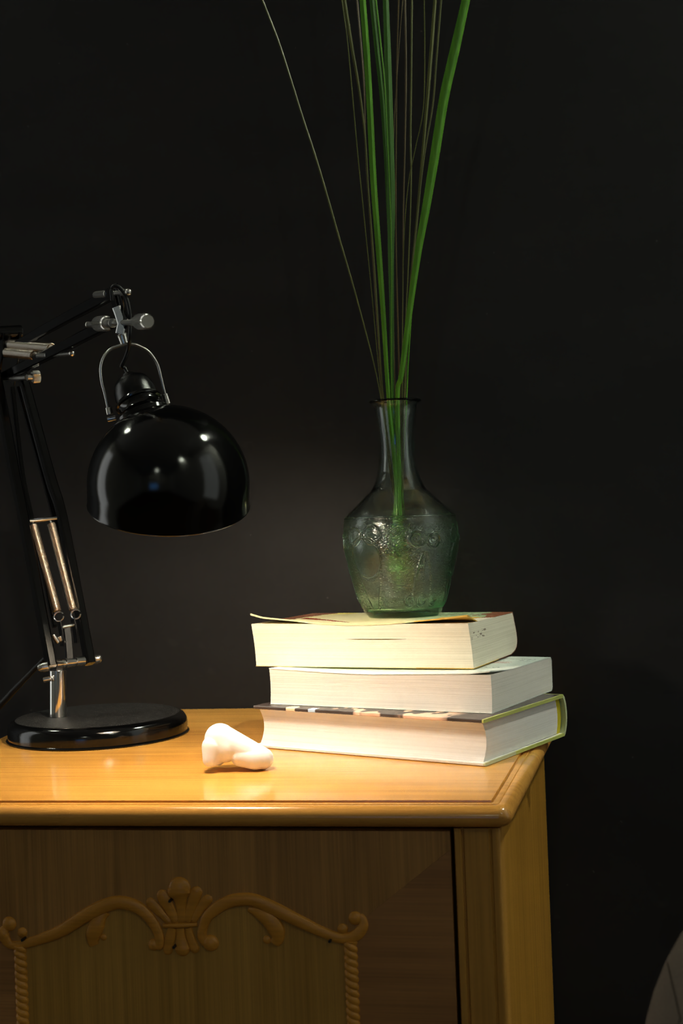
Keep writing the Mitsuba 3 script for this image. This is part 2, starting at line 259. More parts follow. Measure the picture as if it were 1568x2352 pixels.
STALKS = [([(-0.32378, 1.29932, 1.51097), (-0.28496, 1.29224, 1.39764), (-0.26738, 1.28903, 1.34631), (-0.24775, 1.28631, 1.27588), (-0.23129, 1.28295, 1.21858), (-0.213, 1.28, 1.14597), (-0.19488, 1.27703, 1.07407), (-0.17669, 1.27417, 0.98723), (-0.1668, 1.27357, 0.8848), (-0.14948, 1.27325, 0.7948)], [0.00145, 0.00161, 0.0016, 0.00159, 0.00176, 0.00175, 0.0014, 0.00087, 0.00087, 0.00069]), ([(-0.21443, 1.29209, 1.50472), (-0.20146, 1.28441, 1.38567), (-0.19748, 1.28205, 1.34913), (-0.1949, 1.27945, 1.31281), (-0.19057, 1.27744, 1.23294), (-0.18645, 1.27528, 1.17089), (-0.18079, 1.27357, 1.08303), (-0.17484, 1.27199, 0.98173), (-0.16616, 1.27281, 0.8848), (-0.17033, 1.28001, 0.7988)], [0.00095, 0.00105, 0.00105, 0.00105, 0.00105, 0.00104, 0.00087, 0.00069, 0.00069, 0.00055]), ([(-0.2052, 1.2297, 1.48654), (-0.19215, 1.24149, 1.36783), (-0.18722, 1.24595, 1.32291), (-0.18249, 1.25032, 1.2846), (-0.17891, 1.25456, 1.23756), (-0.17812, 1.25837, 1.18351), (-0.17564, 1.26262, 1.10673), (-0.17246, 1.26733, 0.98119), (-0.16532, 1.27118, 0.8848), (-0.16043, 1.26329, 0.8028)], [0.00275, 0.00306, 0.00273, 0.00205, 0.00171, 0.00154, 0.00138, 0.00104, 0.00104, 0.00083]), ([(-0.19708, 1.32323, 1.51282), (-0.18937, 1.30877, 1.39395), (-0.18631, 1.30302, 1.34673), (-0.18396, 1.29715, 1.29999), (-0.18404, 1.29104, 1.22733), (-0.18206, 1.2851, 1.18161), (-0.17939, 1.2794, 1.11885), (-0.17433, 1.27462, 0.98193), (-0.16598, 1.27373, 0.8848), (-0.15418, 1.28119, 0.8068)], [0.00145, 0.00161, 0.0016, 0.00142, 0.00106, 0.00105, 0.00087, 0.00069, 0.00069, 0.00056]), ([(-0.1739, 1.20519, 1.47697), (-0.17154, 1.22278, 1.35829), (-0.17059, 1.22987, 1.31046), (-0.17044, 1.23689, 1.2537), (-0.17061, 1.24391, 1.18785), (-0.16909, 1.25122, 1.12123), (-0.16807, 1.2584, 1.0625), (-0.16704, 1.26573, 0.98075), (-0.16343, 1.27062, 0.8848), (-0.1733, 1.27151, 0.8108)], [0.00511, 0.00568, 0.00571, 0.00557, 0.0056, 0.00511, 0.00428, 0.00344, 0.00344, 0.00275]), ([(-0.18142, 1.31094, 1.50818), (-0.17296, 1.30047, 1.38894), (-0.16968, 1.29641, 1.34268), (-0.16554, 1.29255, 1.28791), (-0.16351, 1.28833, 1.23362), (-0.16251, 1.28398, 1.17102), (-0.16253, 1.27952, 1.10022), (-0.16545, 1.27488, 0.98148), (-0.16287, 1.27382, 0.8848), (-0.15135, 1.26789, 0.7948)], [0.00415, 0.00461, 0.00459, 0.00422, 0.00351, 0.00314, 0.00209, 0.00139, 0.00139, 0.00111]), ([(-0.1542, 1.26949, 1.49513), (-0.155, 1.27018, 1.37514), (-0.15546, 1.27057, 1.30596), (-0.15644, 1.27088, 1.23681), (-0.15741, 1.27113, 1.1763), (-0.15992, 1.27111, 1.11585), (-0.16141, 1.27133, 1.04672), (-0.16293, 1.27152, 0.98104), (-0.16199, 1.27264, 0.8848), (-0.1646, 1.28291, 0.7988)], [0.00467, 0.00519, 0.00622, 0.00691, 0.00691, 0.00519, 0.00311, 0.00173, 0.00173, 0.00138]), ([(-0.17089, 1.25082, 1.49065), (-0.16329, 1.25761, 1.37109), (-0.1606, 1.26002, 1.3287), (-0.15844, 1.26231, 1.28966), (-0.15806, 1.2644, 1.2351), (-0.15788, 1.26643, 1.18385), (-0.15906, 1.26834, 1.11526), (-0.16413, 1.27004, 0.98098), (-0.16241, 1.27213, 0.8848), (-0.16701, 1.26438, 0.8028)], [0.00154, 0.00171, 0.00154, 0.00137, 0.00103, 0.00086, 0.00086, 0.00069, 0.00069, 0.00055]), ([(-0.13121, 1.24443, 1.48534), (-0.14013, 1.25048, 1.36582), (-0.14447, 1.25343, 1.30762), (-0.14766, 1.25658, 1.24907), (-0.15119, 1.25973, 1.18166), (-0.15373, 1.26306, 1.11386), (-0.15509, 1.26659, 1.04566), (-0.15666, 1.27006, 0.98058), (-0.15979, 1.27214, 0.8848), (-0.15021, 1.27669, 0.8068)], [0.00138, 0.00153, 0.00136, 0.00137, 0.00137, 0.00137, 0.00155, 0.00155, 0.00155, 0.00124]), ([(-0.13186, 1.3345, 1.51029), (-0.14325, 1.31674, 1.39216), (-0.14777, 1.30969, 1.34524), (-0.15362, 1.30252, 1.2811), (-0.15699, 1.29572, 1.22629), (-0.15893, 1.28916, 1.17194), (-0.16048, 1.28291, 1.08321), (-0.16185, 1.27677, 0.98145), (-0.16161, 1.27448, 0.8848), (-0.17257, 1.27706, 0.8108)], [0.0008, 0.00089, 0.00089, 0.00089, 0.00088, 0.00088, 0.00087, 0.00087, 0.00087, 0.00069]), ([(-0.13684, 1.30709, 1.50476), (-0.13909, 1.29965, 1.38501), (-0.14044, 1.29516, 1.31284), (-0.14351, 1.29037, 1.24124), (-0.14775, 1.28544, 1.16145), (-0.15143, 1.28072, 1.06481), (-0.15529, 1.27588, 0.98102), (-0.15931, 1.27417, 0.8848), (-0.15639, 1.2642, 0.7948)], [0.00175, 0.00194, 0.00193, 0.00158, 0.00122, 0.00104, 0.00104, 0.00104, 0.00083]), ([(-0.12882, 1.32365, 1.50956), (-0.13347, 1.31398, 1.39004), (-0.13632, 1.30805, 1.31681), (-0.13915, 1.30213, 1.24421), (-0.13971, 1.29641, 1.19855), (-0.14471, 1.29016, 1.11842), (-0.15019, 1.28376, 1.04774), (-0.15462, 1.27752, 0.98112), (-0.15908, 1.27475, 0.8848), (-0.15789, 1.2828, 0.7988)], [0.0016, 0.00178, 0.00177, 0.00177, 0.00141, 0.00123, 0.00105, 0.00087, 0.00087, 0.00069]), ([(-0.1141, 1.27642, 1.49364), (-0.11756, 1.27665, 1.37369), (-0.11905, 1.27675, 1.32185), (-0.12255, 1.27652, 1.26663), (-0.13175, 1.27521, 1.2272), (-0.1399, 1.27404, 1.19292), (-0.14616, 1.27331, 1.14127), (-0.15087, 1.27303, 1.06361), (-0.15442, 1.27299, 0.98071), (-0.15901, 1.27316, 0.8848), (-0.17186, 1.26823, 0.8028)], [0.00093, 0.00104, 0.00104, 0.00104, 0.00086, 0.00086, 0.00086, 0.00086, 0.00086, 0.00086, 0.00069]), ([(-0.09541, 1.30337, 1.4994), (-0.1083, 1.29606, 1.38032), (-0.11407, 1.29279, 1.32701), (-0.11897, 1.28962, 1.28261), (-0.12623, 1.28615, 1.22104), (-0.13585, 1.28239, 1.14242), (-0.14509, 1.27863, 1.07277), (-0.15261, 1.27533, 0.98082), (-0.15838, 1.27398, 0.8848), (-0.14976, 1.27111, 0.8068)], [0.00268, 0.00298, 0.00315, 0.00314, 0.00244, 0.00209, 0.00156, 0.00104, 0.00104, 0.00083]), ([(-0.08581, 1.26976, 1.48865), (-0.10018, 1.27075, 1.36952), (-0.10735, 1.27124, 1.31012), (-0.11251, 1.27196, 1.26774), (-0.1231, 1.2718, 1.21687), (-0.13117, 1.27208, 1.16579), (-0.14077, 1.27221, 1.0974), (-0.1514, 1.27249, 0.98051), (-0.15795, 1.27299, 0.8848), (-0.16839, 1.28143, 0.8108)], [0.00154, 0.00172, 0.00172, 0.00155, 0.00138, 0.00121, 0.00104, 0.00086, 0.00086, 0.00069]), ([(-0.0431, 1.24551, 1.47456), (-0.07473, 1.25066, 1.35892), (-0.08669, 1.2526, 1.3152), (-0.09969, 1.25439, 1.26786), (-0.11141, 1.25647, 1.21169), (-0.1221, 1.25867, 1.16196), (-0.13168, 1.26102, 1.12044), (-0.14281, 1.26321, 1.06159), (-0.15317, 1.26554, 1.00236), (-0.15838, 1.2685, 0.98053), (-0.16039, 1.27159, 0.8848), (-0.16302, 1.26333, 0.7948)], [0.00667, 0.00741, 0.00844, 0.00847, 0.00815, 0.00716, 0.00615, 0.00514, 0.00447, 0.00379, 0.00379, 0.00303]), ([(-0.11958, 1.27303, 1.19963), (-0.13013, 1.27235, 1.14849), (-0.13593, 1.2724, 1.11092), (-0.14094, 1.2726, 1.07154), (-0.14643, 1.2728, 1.02004), (-0.14976, 1.27329, 0.98049), (-0.15738, 1.27326, 0.8848), (-0.15231, 1.2797, 0.7988)], [0.00086, 0.00121, 0.00155, 0.00155, 0.00138, 0.00121, 0.00121, 0.00097])]
SCROLL = {'stem_left': [(-0.44143, -0.0962, 0.00543), (-0.4438, -0.10132, 0.00883), (-0.44219, -0.10638, 0.00815), (-0.43873, -0.11039, 0.00679), (-0.43227, -0.11094, 0.00678), (-0.42356, -0.10876, 0.00745), (-0.41052, -0.10481, 0.00844), (-0.39496, -0.09848, 0.00977), (-0.37429, -0.08608, 0.01074), (-0.35887, -0.07883, 0.01071), (-0.34756, -0.07635, 0.01003), (-0.33511, -0.07919, 0.00967), (-0.32699, -0.08506, 0.00866), (-0.32137, -0.09229, 0.00798), (-0.31786, -0.09987, 0.00731), (-0.31711, -0.10749, 0.00731), (-0.31932, -0.11085, 0.00598)], 'ball_left': [(-0.43884, -0.09446, 0.01154), (-0.42829, -0.10106, 0.00813), (-0.322, -0.10858, 0.00931)], 'branch_left': [(-0.35803, -0.08417, 0.00536), (-0.36308, -0.08759, 0.00871), (-0.36683, -0.09367, 0.01207), (-0.36993, -0.10109, 0.01207), (-0.37052, -0.10712, 0.00872), (-0.36956, -0.10979, 0.00671)], 'ballb_left': [(-0.36229, -0.10363, 0.00536)], 'stem_right': [(-0.28065, -0.10683, 0.00661), (-0.28349, -0.10094, 0.00727), (-0.28219, -0.09366, 0.00727), (-0.27849, -0.08635, 0.00825), (-0.27213, -0.08065, 0.00924), (-0.26481, -0.07628, 0.00955), (-0.25622, -0.07354, 0.00987), (-0.24202, -0.07336, 0.00984), (-0.22546, -0.08001, 0.01014), (-0.20644, -0.08919, 0.00913), (-0.18915, -0.09704, 0.0078), (-0.17872, -0.10043, 0.00779), (-0.17049, -0.10061, 0.0081), (-0.16382, -0.09791, 0.00874), (-0.15935, -0.09234, 0.00776), (-0.15948, -0.08718, 0.00647), (-0.16197, -0.08399, 0.00518)], 'ball_right': [(-0.27687, -0.10643, 0.01254), (-0.165, -0.08597, 0.01036), (-0.17485, -0.09421, 0.00843)], 'branch_right': [(-0.24632, -0.07997, 0.0046), (-0.23835, -0.08314, 0.00853), (-0.23048, -0.08826, 0.01179), (-0.22539, -0.09537, 0.01243), (-0.22462, -0.10156, 0.00981), (-0.22713, -0.10585, 0.00785)], 'ballb_right': [(-0.23308, -0.10334, 0.00655)], 'lobes': [[(-0.29996, -0.06548, 0.01525), (-0.30009, -0.06879, 0.01525), (-0.29958, -0.07342, 0.00928), (-0.2992, -0.08135, 0.00663), (-0.29919, -0.08996, 0.00596)], [(-0.31362, -0.07094, 0.00797), (-0.31168, -0.07423, 0.00864), (-0.30782, -0.08147, 0.0073), (-0.30401, -0.09003, 0.00531)], [(-0.32318, -0.07637, 0.00666), (-0.31951, -0.07997, 0.00665), (-0.31486, -0.08489, 0.00565), (-0.30921, -0.09077, 0.00432)], [(-0.28667, -0.06797, 0.00794), (-0.28819, -0.07195, 0.00794), (-0.29161, -0.08059, 0.00662), (-0.29437, -0.08989, 0.00497)], [(-0.27799, -0.07348, 0.0066), (-0.28084, -0.07648, 0.00661), (-0.28518, -0.08248, 0.00562), (-0.28957, -0.08981, 0.0043)]], 'tails': [[(-0.30663, -0.09537, 0.00597), (-0.30865, -0.10303, 0.0073), (-0.31109, -0.11268, 0.00664)], [(-0.30043, -0.09527, 0.0053), (-0.30003, -0.10288, 0.00729), (-0.29932, -0.11114, 0.0106)], [(-0.29424, -0.09517, 0.0053), (-0.29247, -0.10275, 0.00596), (-0.2897, -0.11095, 0.00662)]], 'band': [(-0.31382, -0.09383, 0.00332), (-0.30069, -0.09329, 0.00398), (-0.28693, -0.09241, 0.00331)]}
COLS = [(-0.43047, -0.11091, 0.0105), (-0.43138, -0.17181, 0.0105), (-0.16894, -0.10285, 0.01069), (-0.16967, -0.16428, 0.01068)]
MITRE = [(-0.09269, -0.03446, 0.00032), (-0.16014, -0.08751, 0.00032)]
MISC = [(-0.09217, -0.02105, 0.00032), (-0.09411, -0.16211, 0.00032), (-0.08962, -0.02104, 0.00032), (-0.08355, -0.02102, 0.00032), (-0.08227, -0.02101, 0.00032), (-0.06257, -0.02094, 0.00032)]

# ------------------------------------------------------------------ cabinet
XC = -0.306                                                    # its middle
cab = thing('cabinet', 'honey coloured varnished wooden cabinet with carved scroll front, carrying the lamp and books', 'cabinet')

def right_x(y, k=0.0774): return -0.0619 + k * (y - 0.9543)

def top_loop(d, yback=1.4335):
    """Outline of the top, d outside the raised field; right side flares towards the wall, left side mirrored."""
    yf = 0.957 - d
    rad = max(1e-4, d * 0.62)
    s = unit((0.0774, 1.0))                                    # along the right edge, backwards
    out = unit((1.0, -0.0774))
    base = np.array([right_x(0.957), 0.957])
    corner_t = base + out * d
    corner_t = corner_t + s * ((yf - corner_t[1]) / s[1])      # right edge line meets the front line
    half = math.atan2(s[1], s[0]) - math.pi                    # from the front line (going +x) to the edge
    ang = math.atan2(s[1], s[0])
    tl = rad * math.tan(ang / 2)
    p0 = corner_t - np.array([tl, 0]); c = p0 + np.array([0, rad])
    arc = [c + rad * np.array([math.sin(a), -math.cos(a)]) for a in np.linspace(0, ang, 9)]
    right = arc + [corner_t + s * ((yback - corner_t[1]) / s[1])]
    right = np.array(right)
    left = right[::-1].copy(); left[:, 0] = 2 * XC - left[:, 0]
    return np.vstack([left, right])

prof = [(0.0, 0.0), (0.0004, -0.0002), (0.0006, -0.0022), (0.0012, -0.0027), (0.0018, -0.0017), (0.0035, -0.0014), (0.0060, -0.0018), (0.0068, -0.0034), (0.0074, -0.0058), (0.0081, -0.0056)]
for a in np.linspace(2.85, -1.45, 17): prof.append((0.0088 + 0.0078 * math.cos(a) * .98, -0.0098 + 0.0079 * math.sin(a)))
prof += [(0.006, -0.0178), (0.002, -0.0182), (-0.002, -0.0200)]
loops = np.array([np.column_stack([top_loop(d), np.full(20, ZT + z)]) for d, z in prof])
put('top', grid_mesh(loops), 'm_wood_top', cab, smooth=40)

YD = 0.9490                                                    # door front
YP = 0.9500                                                    # post front
def vertical_prism(pts, z0, z1):
    m = trimesh.creation.extrude_polygon(sg.Polygon(pts).buffer(0), z1 - z0, engine='earcut'); m.apply_translation((0, 0, z0)); return m
ZB, ZU = 0.02, ZT - 0.0195
post = [(-.0893, .985), (-.0893, YP + .0005), (-.0888, YP - .0005), (-.0850, YP - .0005), (-.0842, YP), (-.0838, YP + .0022), (-.0826, YP + .0022), (-.0818, YP + .0002), (-.0640, YP + .0002), (-.0632, YP + .0016), (-.0622, YP + .0018), (-.0614, YP + .0004)]
for a in np.linspace(0, math.pi / 2, 7): post.append((-.0588 + .0038 * math.sin(a), YP + .0040 - .0038 * math.cos(a)))
post += [(-.0545, .985)]
put('post', vertical_prism(post, ZB, ZU), 'm_wood_post', cab)
put('post', vertical_prism([(2 * XC - x, y) for x, y in post][::-1], ZB, ZU), 'm_wood_post', cab)
side = [(-.0548, .985), (-.0325, 1.431), (-.0525, 1.431), (-.0748, .985)]
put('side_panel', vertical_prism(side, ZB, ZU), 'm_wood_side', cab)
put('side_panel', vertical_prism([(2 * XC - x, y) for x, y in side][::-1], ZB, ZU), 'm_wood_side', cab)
put('carcass', box(2 * XC + .078, -.078, .99, 1.428, ZB, ZU), 'm_wood_side', cab, smooth=False)
put('plinth', box(2 * XC + .062, -.062, .962, 1.428, 0.0, .10), 'm_wood_side', cab, smooth=False)

DR, DL = -0.0922, 2 * XC + 0.0922
DT, DB = ZT - 0.0212, 0.115
door = put('door', box(DL, DR, YD, .975, DB, DT), 'm_wood_veneer', cab, smooth=False)
S = SCROLL
def cl(k): return [(x, ZT + z) for x, z, w in S[k]]
SR = cl('stem_right'); SL = cl('stem_left')
crest_mid = [(XC - .012, SL[-3][1] + .006), (XC + .012, SR[1][1] + .008)]
path = SL[4:-2] + crest_mid + SR[2:-3]                         # the scroll's line from left to right
col_l, col_r = S['COLX'] if 'COLX' in S else (-.4297, -.1690)
m0, m1 = (MITRE[0][0], ZT + MITRE[0][1]), (MITRE[1][0], ZT + MITRE[1][1])
top_poly = [(DL, DT), (2 * XC - m0[0], m0[1]), (2 * XC - m1[0], m1[1])] + path + [m1, (DR, m0[1]), (DR, DT)]
VF = YD - .0007
put('veneer', extrude_xz(top_poly, VF, YD), 'm_wood_veneer', door, smooth=False, label='brown veneer with upright grain above the scroll')
put('veneer', extrude_xz([(DR, m0[1] - .0002), (DR, DB), (col_r, DB), (col_r, path[-1][1]), (m1[0] - .0002, m1[1] - .0002)], VF, YD), 'm_wood_veneer_cross', door, smooth=False, label='brown veneer with level grain, right')
put('veneer', extrude_xz([(DL, m0[1] - .0002), (2 * XC - m1[0], m1[1] - .0002), (col_l, path[0][1]), (col_l, DB), (DL, DB)], VF, YD), 'm_wood_veneer_cross', door, smooth=False, label='brown veneer with level grain, left')
put('inner_panel', extrude_xz([(col_l, DB), (col_l, path[0][1])] + [(x, z - .0003) for x, z in path] + [(col_r, path[-1][1]), (col_r, DB)], VF + .0002, YD), 'm_wood_panel', door, smooth=False, label='lighter ochre panel with upright grain below the scroll')

def ribbon(pts, k=0.42, hmax=.0064, n=None, hmin=.0022):
    """Carved moulding with a half-round section along (x, z, width)."""
    P = spline([(x, ZT + z, w) for x, z, w in pts], n or 8 * len(pts))
    c = np.column_stack([P[:, 0], np.zeros(len(P)), P[:, 1]]); w = P[:, 2]
    t = np.gradient(c, axis=0); t /= np.linalg.norm(t, axis=1)[:, None]
    s = np.cross(t, (0, 1.0, 0))
    a = np.linspace(0, math.pi, 13); h = np.clip(w * k, hmin, hmax)
    fade = np.ones(len(P))
    V = np.array([[c[i] + s[i] * (w[i] / 2 * math.cos(q)) + np.array([0, YD - .0003 - h[i] * fade[i] * math.sin(q) ** .5, 0]) for q in a] + [c[i] + np.array([0, YD + .001, 0])] for i in range(len(P))])
    return grid_mesh(V)
def knob(p, k=.5):
    x, z, w = p
    s = sphere((0, 0, 0), 1.0, sub=3); s.apply_scale((w / 2, min(w * k, .0068), w / 2)); s.apply_translation((x, YD - .0003, ZT + z))
    return s
for side_ in ('left', 'right'):
    put('scroll', ribbon(S['stem_' + side_]), 'm_wood_carved', door, label=f'carved scroll stem, {side_} half')
    put('scroll_leaf', ribbon(S['branch_' + side_], .34), 'm_wood_carved', door)
    for p in S['ball_' + side_]: put('scroll_volute', knob(p, .34), 'm_wood_carved', door)
    for p in S['ballb_' + side_]: put('scroll_volute', knob(p, .3), 'm_wood_carved', door)
for p in S['lobes']: p = [(x, z, w * 1.18) for x, z, w in p]; put('crest_lobe', cat(ribbon(p, .26, n=20), knob(p[0], .26), knob(p[-1], .22)), 'm_wood_carved', door)
for p in S['tails']: p = [(x, z, w * 1.12) for x, z, w in p]; put('crest_tail', cat(ribbon(p, .26, n=20), knob(p[-1], .26)), 'm_wood_carved', door)
put('crest_band', ribbon(S['band'], .75, n=20), 'm_wood_carved', door)
for (x, z) in ((-.3063, -.0735), (-.3045, -.1085), (-.4262, -.1052), (-.1840, -.1018)):
    put('nail_hole', cyl((x, YD - .0068, ZT + z), (x, YD + .001, ZT + z), .0011, 12), 'm_black_rubber', door)  # black pegs stand in for the dark inside of small holes

def twisted(x, z0, z1, r=.0054):
    n = int((z1 - z0) / .0004); th = np.linspace(0, 2 * np.pi, 28, endpoint=False)
    zz = np.linspace(z1, z0, n)
    V = []
    for z in zz:
        rr = r * (0.74 + 0.26 * np.abs(np.sin(th * 1.0 + z * math.pi / .0056)) ** .6)
        V.append(np.column_stack([x + rr * np.cos(th), YD - .0001 + .85 * rr * np.sin(th), np.full(28, z)]))
    return grid_mesh(np.array(V))
put('twisted_column', twisted(COLS[0][0] - .0002, DB, ZT + COLS[0][1]), 'm_wood_carved', door, smooth=60)
put('twisted_column', twisted(COLS[2][0] - .0004, DB, ZT + COLS[2][1]), 'm_wood_carved', door, smooth=60)

# ------------------------------------------------------------------ books
class Frame:
    """u along the fore-edge (0 at the right end, negative to the left), w from the fore-edge towards the spine."""
    def __init__(s, x, y, a):
        s.o = np.array([x, y]); s.d = np.array([math.cos(a), math.sin(a)]); s.n = np.array([-math.sin(a), math.cos(a)])
    def world(s, u, w, z):
        u, w, z = np.broadcast_arrays(np.asarray(u, float), w, z)
        xy = s.o + u[..., None] * s.d + w[..., None] * s.n
        return np.concatenate([xy, (ZT + z)[..., None]], -1)
    def uw(s, p):
        x, y = p.x - float(s.o[0]), p.y - float(s.o[1])
        return x * float(s.d[0]) + y * float(s.d[1]), x * float(s.n[0]) + y * float(s.n[1])

def prism(F, sect, us, warp=None, paired=False):
    """A closed section [(w, z)] drawn along u; warp(u, w, z) -> (u, w, z)."""
    sect = np.asarray(sect, float); n, m = len(us), len(sect)
    U = np.repeat(np.asarray(us)[:, None], m, 1); W = np.repeat(sect[None, :, 0], n, 0); Z = np.repeat(sect[None, :, 1], n, 0)
    if warp: U, W, Z = warp(U, W, Z)
    v = F.world(U, W, Z).reshape(-1, 3); f = []
    j = np.arange(m); k = (j + 1) % m
    for i in range(n - 1):
        f += [np.stack([i * m + j, i * m + k, (i + 1) * m + k], 1), np.stack([i * m + j, (i + 1) * m + k, (i + 1) * m + j], 1)]
    if paired:                                                # a thin folded sheet: point i lies across from point m - 1 - i
        i_ = np.arange(m // 2 - 1); cap = np.vstack([np.stack([i_, i_ + 1, m - 1 - i_], 1), np.stack([i_ + 1, m - 2 - i_, m - 1 - i_], 1)])
    else:
        pv, pf = trimesh.creation.triangulate_polygon(sg.Polygon(sect), engine='earcut')
        cap = np.array([np.argmin(((sect - q) ** 2).sum(1)) for q in pv])[pf]
    f += [cap, cap[:, ::-1] + (n - 1) * m]
    me = trimesh.Trimesh(v, np.vstack(f), process=False)
    trimesh.repair.fix_winding(me)
    if me.volume < 0: me.invert()
    return me

def pages(F, tint_d, tint_l, stain=False):
    def fn(p, n, uv):
        u, w = F.uw(p)
        z = p.z + 0.0008 * fbm(u * 25, w * 25, 0.0, 2)
        s = noise(z * 3800, u * 5, w * 5) * .6 + noise(z * 1300, u * 9, w * 9) * .4
        c = mix(tint_d, tint_l, smoothstep(.15, .75, s))
        if stain:
            b = smoothstep(.56, .72, fbm(w * 150, z * 420, 4.0, 3)) * dr.select((u > -.006) & (w > .004) & (w < .05) & (p.z > ZT + .0985) & (p.z < ZT + .106), .75, 0.0)
            c = mix(c, (.16, .10, .05), b)
        return c
    return {'type': 'diffuse', 'reflectance': proc(fn)}

F1, F2, F3 = Frame(-.07349, 1.08181, -.42293), Frame(-.06809, 1.11387, -.33786), Frame(-.08523, 1.15505, -.24917)

# --- bottom: a thick hardback
b1 = thing('book', 'thick hardback with dark picture cover and yellow-green spine, bottom of the stack', 'book')
L1, W1, H1 = .2429, .1659, .0394
def cover1(p, n, uv):
    u, w = F1.uw(p)
    dark = mix((.030, .022, .022), (.085, .065, .060), fbm(u * 40, w * 40, 0.0, 3))
    pic = mix((.75, .42, .28), (.86, .66, .50), fbm(u * 55, w * 30, 7.0, 3))
    blot = fbm(u * 70, w * 45, 3.0, 3)
    m = smoothstep(.44, .52, blot) * smoothstep(-.165, -.150, u) * (1 - smoothstep(-.045, -.028, u)) * (1 - smoothstep(.02, .06, w))
    c = mix(dark, pic, m)
    spot = dr.select((dr.sqrt(dr.square(u + .200) + dr.square((w - .004) * .8)) < .006), 1.0, 0.0)
    c = mix(c, (.85, .68, .45), spot)
    c = mix(c, (.45, .60, .80), dr.select((dr.abs(u + .176) < .004) & (w < .008), 1.0, 0.0))
    c = mix(c, (.05, .05, .03), dr.select((u > -.03) & (noise(u * 600, w * 300) > .55) & (w > .07) & (w < .10), .9, 0.0))
    return mix(c, (.52, .55, .16), dr.select((u > -.0016) | (w > .158), 1.0, 0.0))
def cover1b(p, n, uv):
    u, w = F1.uw(p)
    g = mix((.60, .64, .40), (.56, .60, .16), smoothstep(.058, .060, w + .004 * noise(w * 300, 0.0, 1.0)))
    return mix((.80, .79, .74), g, dr.select((u > -.0016), 1.0, 0.0))
gloss = lambda tex: {'type': 'principled', 'base_color': proc(tex), 'roughness': .32, 'specular': .5}
mat('m_cover1', gloss(cover1)); mat('m_cover1b', gloss(cover1b)); mat('m_pages1', pages(F1, (.76, .73, .69), (.84, .82, .785)))
mat('m_spine1', {'type': 'principled', 'base_color': rgb(.50, .56, .33), 'roughness': .4}); mat('m_lining1', {'type': 'principled', 'base_color': rgb(.62, .52, .03), 'roughness': .5})
us1 = np.linspace(-L1, 0, 40)
def board(z0, t, w1, lift=0.0):
    c = .0006
    return prism(F1, [(c, z0), (0, z0 + c), (0, z0 + t - c), (c, z0 + t), (w1, z0 + t), (w1, z0)], us1, lambda U, W, Z: (U, W, Z))
put('cover', board(H1 - .0030, .0030, W1 - .006), 'm_cover1', b1, smooth=False, label='dark picture front cover')
put('cover', board(0.0004, .0028, W1 - .006), 'm_cover1b', b1, smooth=False, label='white back cover')
zz = np.linspace(.0032, H1 - .0030, 46)
front = [(.0035 + .0072 * math.sin(math.pi * min(max((z - .0032) / (H1 - .0062), 0), 1)) ** .8 + rng.uniform(-1, 1) * .00006, z) for z in zz]
WB = W1 - .0165
back = [(WB + .0035 * math.sin(math.pi * (z - .0032) / (H1 - .0062)), z) for z in zz[::-4]]
put('page_block', prism(F1, front + back, np.linspace(-L1 + .0035, -.0035, 30)), 'm_pages1', b1, smooth=25)
lin = [(WB + .0040 * math.sin(math.pi * t), .0034 + (H1 - .0066) * t) for t in np.linspace(0, 1, 12)] + [(WB + .0085 + .0045 * math.sin(math.pi * t), .0034 + (H1 - .0066) * t) for t in np.linspace(1, 0, 12)]
put('headband', prism(F1, lin, np.linspace(-L1 + .005, -.0042, 6)), 'm_lining1', b1, label='bright yellow strip between pages and spine')
spo = [(W1 - .0065 + .0075 * math.sin(math.pi * t) ** .6, .0004 + (H1 - .0004) * t) for t in np.linspace(0, 1, 22)]
spi = [(W1 - .0085 + .0065 * math.sin(math.pi * t) ** .6, .0026 + (H1 - .0048) * t) for t in np.linspace(1, 0, 22)]
put('spine', prism(F1, spo + spi, np.linspace(-L1, 0, 8)), 'm_spine1', b1, smooth=40, label='pale yellow-green rounded spine')

